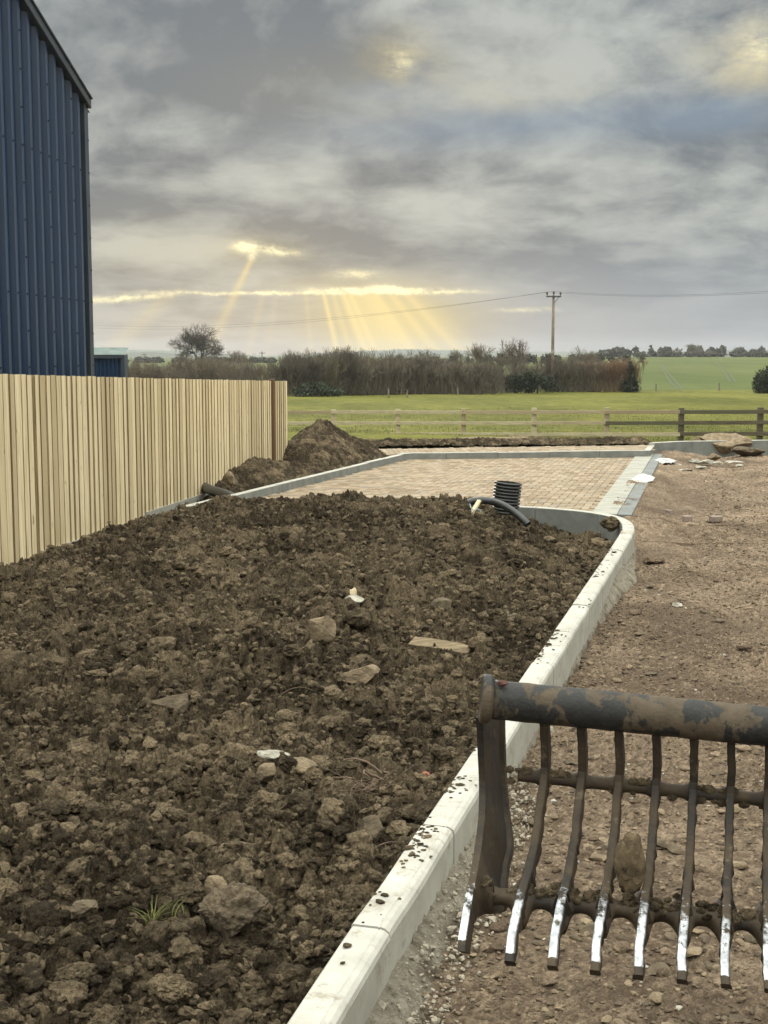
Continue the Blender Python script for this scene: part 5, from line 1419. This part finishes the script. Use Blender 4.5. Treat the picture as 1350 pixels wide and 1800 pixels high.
# ------------------------------------------------------------------ black pipes by the bed corner
base = P(888, 897, Y=14.6)
e = empty('corrugated_pipe', base, 'short upright length of black corrugated drain pipe in the bed', 'pipe')
mb = MB(); pts, rad = [], []; Rr = 24.5 / (F / 14.6); Hh = (897 - 846) / (F / 14.6); nr_ = 9
lean = Vector((.10, 0, 1)).normalized()
for k in range(-1, nr_):
    for (f_, r_) in ((0, .86), (.12, .86), (.22, 1.0), (.72, 1.0), (.84, .86)):
        pts.append(lean * ((k + f_) * Hh / nr_)); rad.append(Rr * r_)
mb.tube(pts, rad, 40, cap=False); mb.build('outer_wall', M_BLACKP, e, True)
mb = MB(); mb.tube([lean * -.02, lean * (Hh - .01)], [Rr * .80, Rr * .80], 36, cap=False)
o = mb.build('inner_wall', M_BLACKP, e, True)
mb = MB(); n_ = 40; vs = []
for k in range(n_):
    a = 2 * math.pi * k / n_
    for r_ in (.80, .86): vs.append((math.cos(a) * Rr * r_ + lean.x * (Hh - .012), math.sin(a) * Rr * r_, lean.z * (Hh - .012)))
mb.add(vs, [(2 * k, 2 * k + 1, (2 * k + 3) % (2 * n_), (2 * k + 2) % (2 * n_)) for k in range(n_)]); mb.build('rim', M_BLACKP, e)
dp = [P(824, 884, Y=13.9), P(832, 881, Y=13.9), P(845, 879.5, Y=13.9), P(862, 881, Y=13.9), P(882, 887, Y=13.8), (P(902, 899, Y=13.7)), P(918, 912, Y=13.6), P(928, 922, Y=13.55)]
dpp = dense_path(dp, .03); e = empty('duct', dp[-1], 'curved smooth black cable duct arching over the soil beside the corrugated pipe', 'duct')
mb = MB(); mb.tube(dpp, .038, 20, cap=False); off(mb.build('outer_wall', M_BLACKP, e, True), e)
mb = MB(); mb.tube(dpp[:6], .033, 20, cap=False); off(mb.build('lining', M_BLUEIN, e, True), e)
# marker stake with cord
mb = MB(); a, b_ = P(822, 914, Y=13.5), P(839, 886, Y=13.62); d_ = b_ - a
mb.box((a + b_) / 2, (.045, .02, d_.length + .1), d_.to_track_quat('Z', 'Y').to_matrix()); props(mb.build('stake', M_STAKE), 'pale wooden stake leaning in the soil below the duct mouth', 'stake')
mb = MB(); pts = dense_path([P(826, 886, Y=13.6), P(828, 893, Y=13.5), P(833, 897, Y=13.5), P(840, 895, Y=13.5), P(846, 900, Y=13.5), P(847, 911, Y=13.5)], .02); mb.tube(pts, .006, 6)
pts = dense_path([P(833, 897, Y=13.48), P(830, 903, Y=13.48), P(834, 908, Y=13.48)], .02); mb.tube(pts, .006, 6)
props(mb.build('cord', M_CORD, smooth=True), 'blue grey cord knotted round the pale stake', 'cord')
# black pipe by the fence, behind the kerb
pf = dense_path([P(350, 852, Y=18.2), P(372, 862, Y=17.5), P(392, 868, Y=17.1), P(410, 876, Y=16.8)], .05)
mb = MB(); mb.tube(pf, .065, 18); props(mb.build('drain_pipe', M_BLACKP, smooth=True), 'black drain pipe end lying between board fence and kerb', 'pipe')
rock(404, 841, 0, 18, 26, 840, M_STONE, 'brown stone leaning on the foot of the board fence', Y=17.9, ang=5)

# ------------------------------------------------------------------ rubble and white sheeting at the back right
for i, (px, py, w, h, lab) in enumerate([(1236, 789, 50, 34, 'left brown boulder of the rubble pile at back right'), (1276, 791, 92, 42, 'biggest brown boulder of the rubble pile at back right'),
        (1316, 797, 60, 22, 'low flat slab at the right of the rubble pile'), (1255, 802, 24, 14, 'small boulder in front of the rubble pile')]):
    rock(px, py + 6, .05, w, h, 850 + i, M_STONE if i != 2 else M_STONED, lab, ang=9, dpt=.6, name='boulder', cat='boulder')
for i, (px, py, w, h) in enumerate([(1220, 812, 22, 7), (1240, 814, 34, 7), (1262, 816, 20, 6), (1205, 828, 26, 5), (1232, 823, 20, 5), (1292, 814, 34, 5), (1190, 820, 16, 6), (1300, 820, 14, 5)]):
    rock(px, py, .05, w, h, 870 + i, M_STONEG, 'flat pale slab piece lying before the rubble pile', ang=8, dpt=.8, name='slab_piece', cat='slab', group='pale slab pieces before the rubble pile')
def cloth(px, py, wpx, hpx, seed, label):
    n1_, n2_ = 26, 20; u = np.linspace(0, 1, n1_)[None, :] * np.ones((n2_, 1)); v_ = np.linspace(0, 1, n2_)[:, None] * np.ones((1, n1_))
    c_ = P(px, py, z=.12); s = F / c_.y; w = wpx / s; dpt = (P(px, py - hpx, z=.05).y - c_.y)
    edge = .18 * fbm2(v_ * 5, u * 5, 3, seed)
    x = (u - .5 + edge) * w + c_.x + (v_ - .5) * w * .9; y = c_.y + (v_ + edge * .5) * dpt; z = .12 + .05 * np.abs(fbm2(u * 2.6, v_ * 2.6, 4, seed + 3)) + .05 * np.sin(u * 3.1) * np.sin(v_ * 3.1)
    me = np_mesh('plastic_sheet', np.stack([x, y, z], -1).reshape(-1, 3), grid_faces(n2_, n1_), False, {'tone': np.zeros(n1_ * n2_)})
    o = link('plastic_sheet', me, M_SHEET); sl2 = o.modifiers.new('thick', 'SOLIDIFY'); sl2.thickness = .006
    props(o, label, 'sheeting')
rock(1131, 850, .10, 46, 20, 881, M_SHEET, 'crumpled white sheeting on the dirt beside the flush edging strip', name='plastic_sheet', cat='sheeting', rough=.7, ang=6, gran=.35, dpt=1.6, tilt=-.12)
rock(1168, 813, .10, 42, 9, 885, M_SHEET, 'torn white sheeting beside the kerb corner, left of the rubble', name='plastic_sheet', cat='sheeting', rough=.7, ang=6, gran=.35, dpt=1.5)
# three loose paving blocks
for (px, py, w, lab, rz_) in ((1175, 908, 8, 'smallest loose block, standing left of two grey paving blocks', .6), (1208, 919, 15, 'middle one of the three loose paving blocks on the dirt', .1), (1258, 919, 20, 'right hand one of the three loose paving blocks on the dirt', .2)):
    p = P(px, py, z=0); s = F / p.y; mb = MB(); mb.box((0, 0, .034), (w / s, .1, .068)); o = mb.build('paving_block', M_PAVBLK, bevel=.006); o.location = (p.x, p.y, .015); o.rotation_euler.z = rz_
    props(o, lab, 'paving block')
rock(1308, 1140, .0, 30, 14, 890, M_DIRT, 'low dirt clod on the yard at far right', name='dirt_clod', cat='clod', ang=2)
rock(1150, 990, .0, 40, 16, 891, M_DIRT, 'dark dirt clod beside the curved kerb corner', name='dirt_clod', cat='clod', ang=2, rough=.5)
rock(1190, 1072, .0, 20, 9, 892, M_STONEG, 'small pale stone alone on the yard right of the kerb')
# sand spill on paving
# ------------------------------------------------------------------ short grass along the rail fence
rg = np.random.RandomState(12); n_ = 16000
yy = 31 + rg.rand(n_) ** 1.5 * 32; xx = rg.uniform(-.12, .34, n_) * yy
ok = yy > 30.2 + (9.0 - xx) * .56; xx, yy = xx[ok], yy[ok]; n_ = len(xx); zz_ = land_z(xx, yy)
hh_ = rg.uniform(.02, .06, n_) * (1 + .6 * (fbm2(xx * .5, yy * .5, 2, 5) > .1)); a = rg.rand(n_) * 6.28; w = rg.uniform(.006, .014, n_)
B = np.stack([xx, yy, zz_ - .01], -1); Sd = np.stack([np.cos(a) * w, np.sin(a) * w, 0 * a], -1); Tp = B + np.stack([rg.normal(0, .025, n_), rg.normal(0, .025, n_), hh_], -1)
V = np.stack([B - Sd, B + Sd, Tp], 1).reshape(-1, 3)
me = np_mesh('grass', V, np.arange(n_ * 3).reshape(-1, 3), False, {'tone': np.full(n_ * 3, .5)})
props(link('grass', me, M_GBLADE), 'short pasture grass just beyond the rail fence', 'grass', kind='stuff')

# ------------------------------------------------------------------ winter haze
HAZE = True
if HAZE:
    mb = MB(); mb.box((0, 1390, 9.0), (5600, 2900, 28.0))
    m_ = bpy.data.materials.new('haze_air'); m_.use_nodes = True; q = m_.node_tree; q.nodes.clear()
    o_ = q.nodes.new('ShaderNodeOutputMaterial'); v_ = q.nodes.new('ShaderNodeVolumePrincipled'); v_.inputs['Density'].default_value = .00017
    v_.inputs['Color'].default_value = (.86, .90, .95, 1); v_.inputs['Anisotropy'].default_value = .3; q.links.new(v_.outputs[0], o_.inputs['Volume'])
    props(mb.build('haze', m_), 'thin winter haze over the far fields', 'haze', kind='stuff')
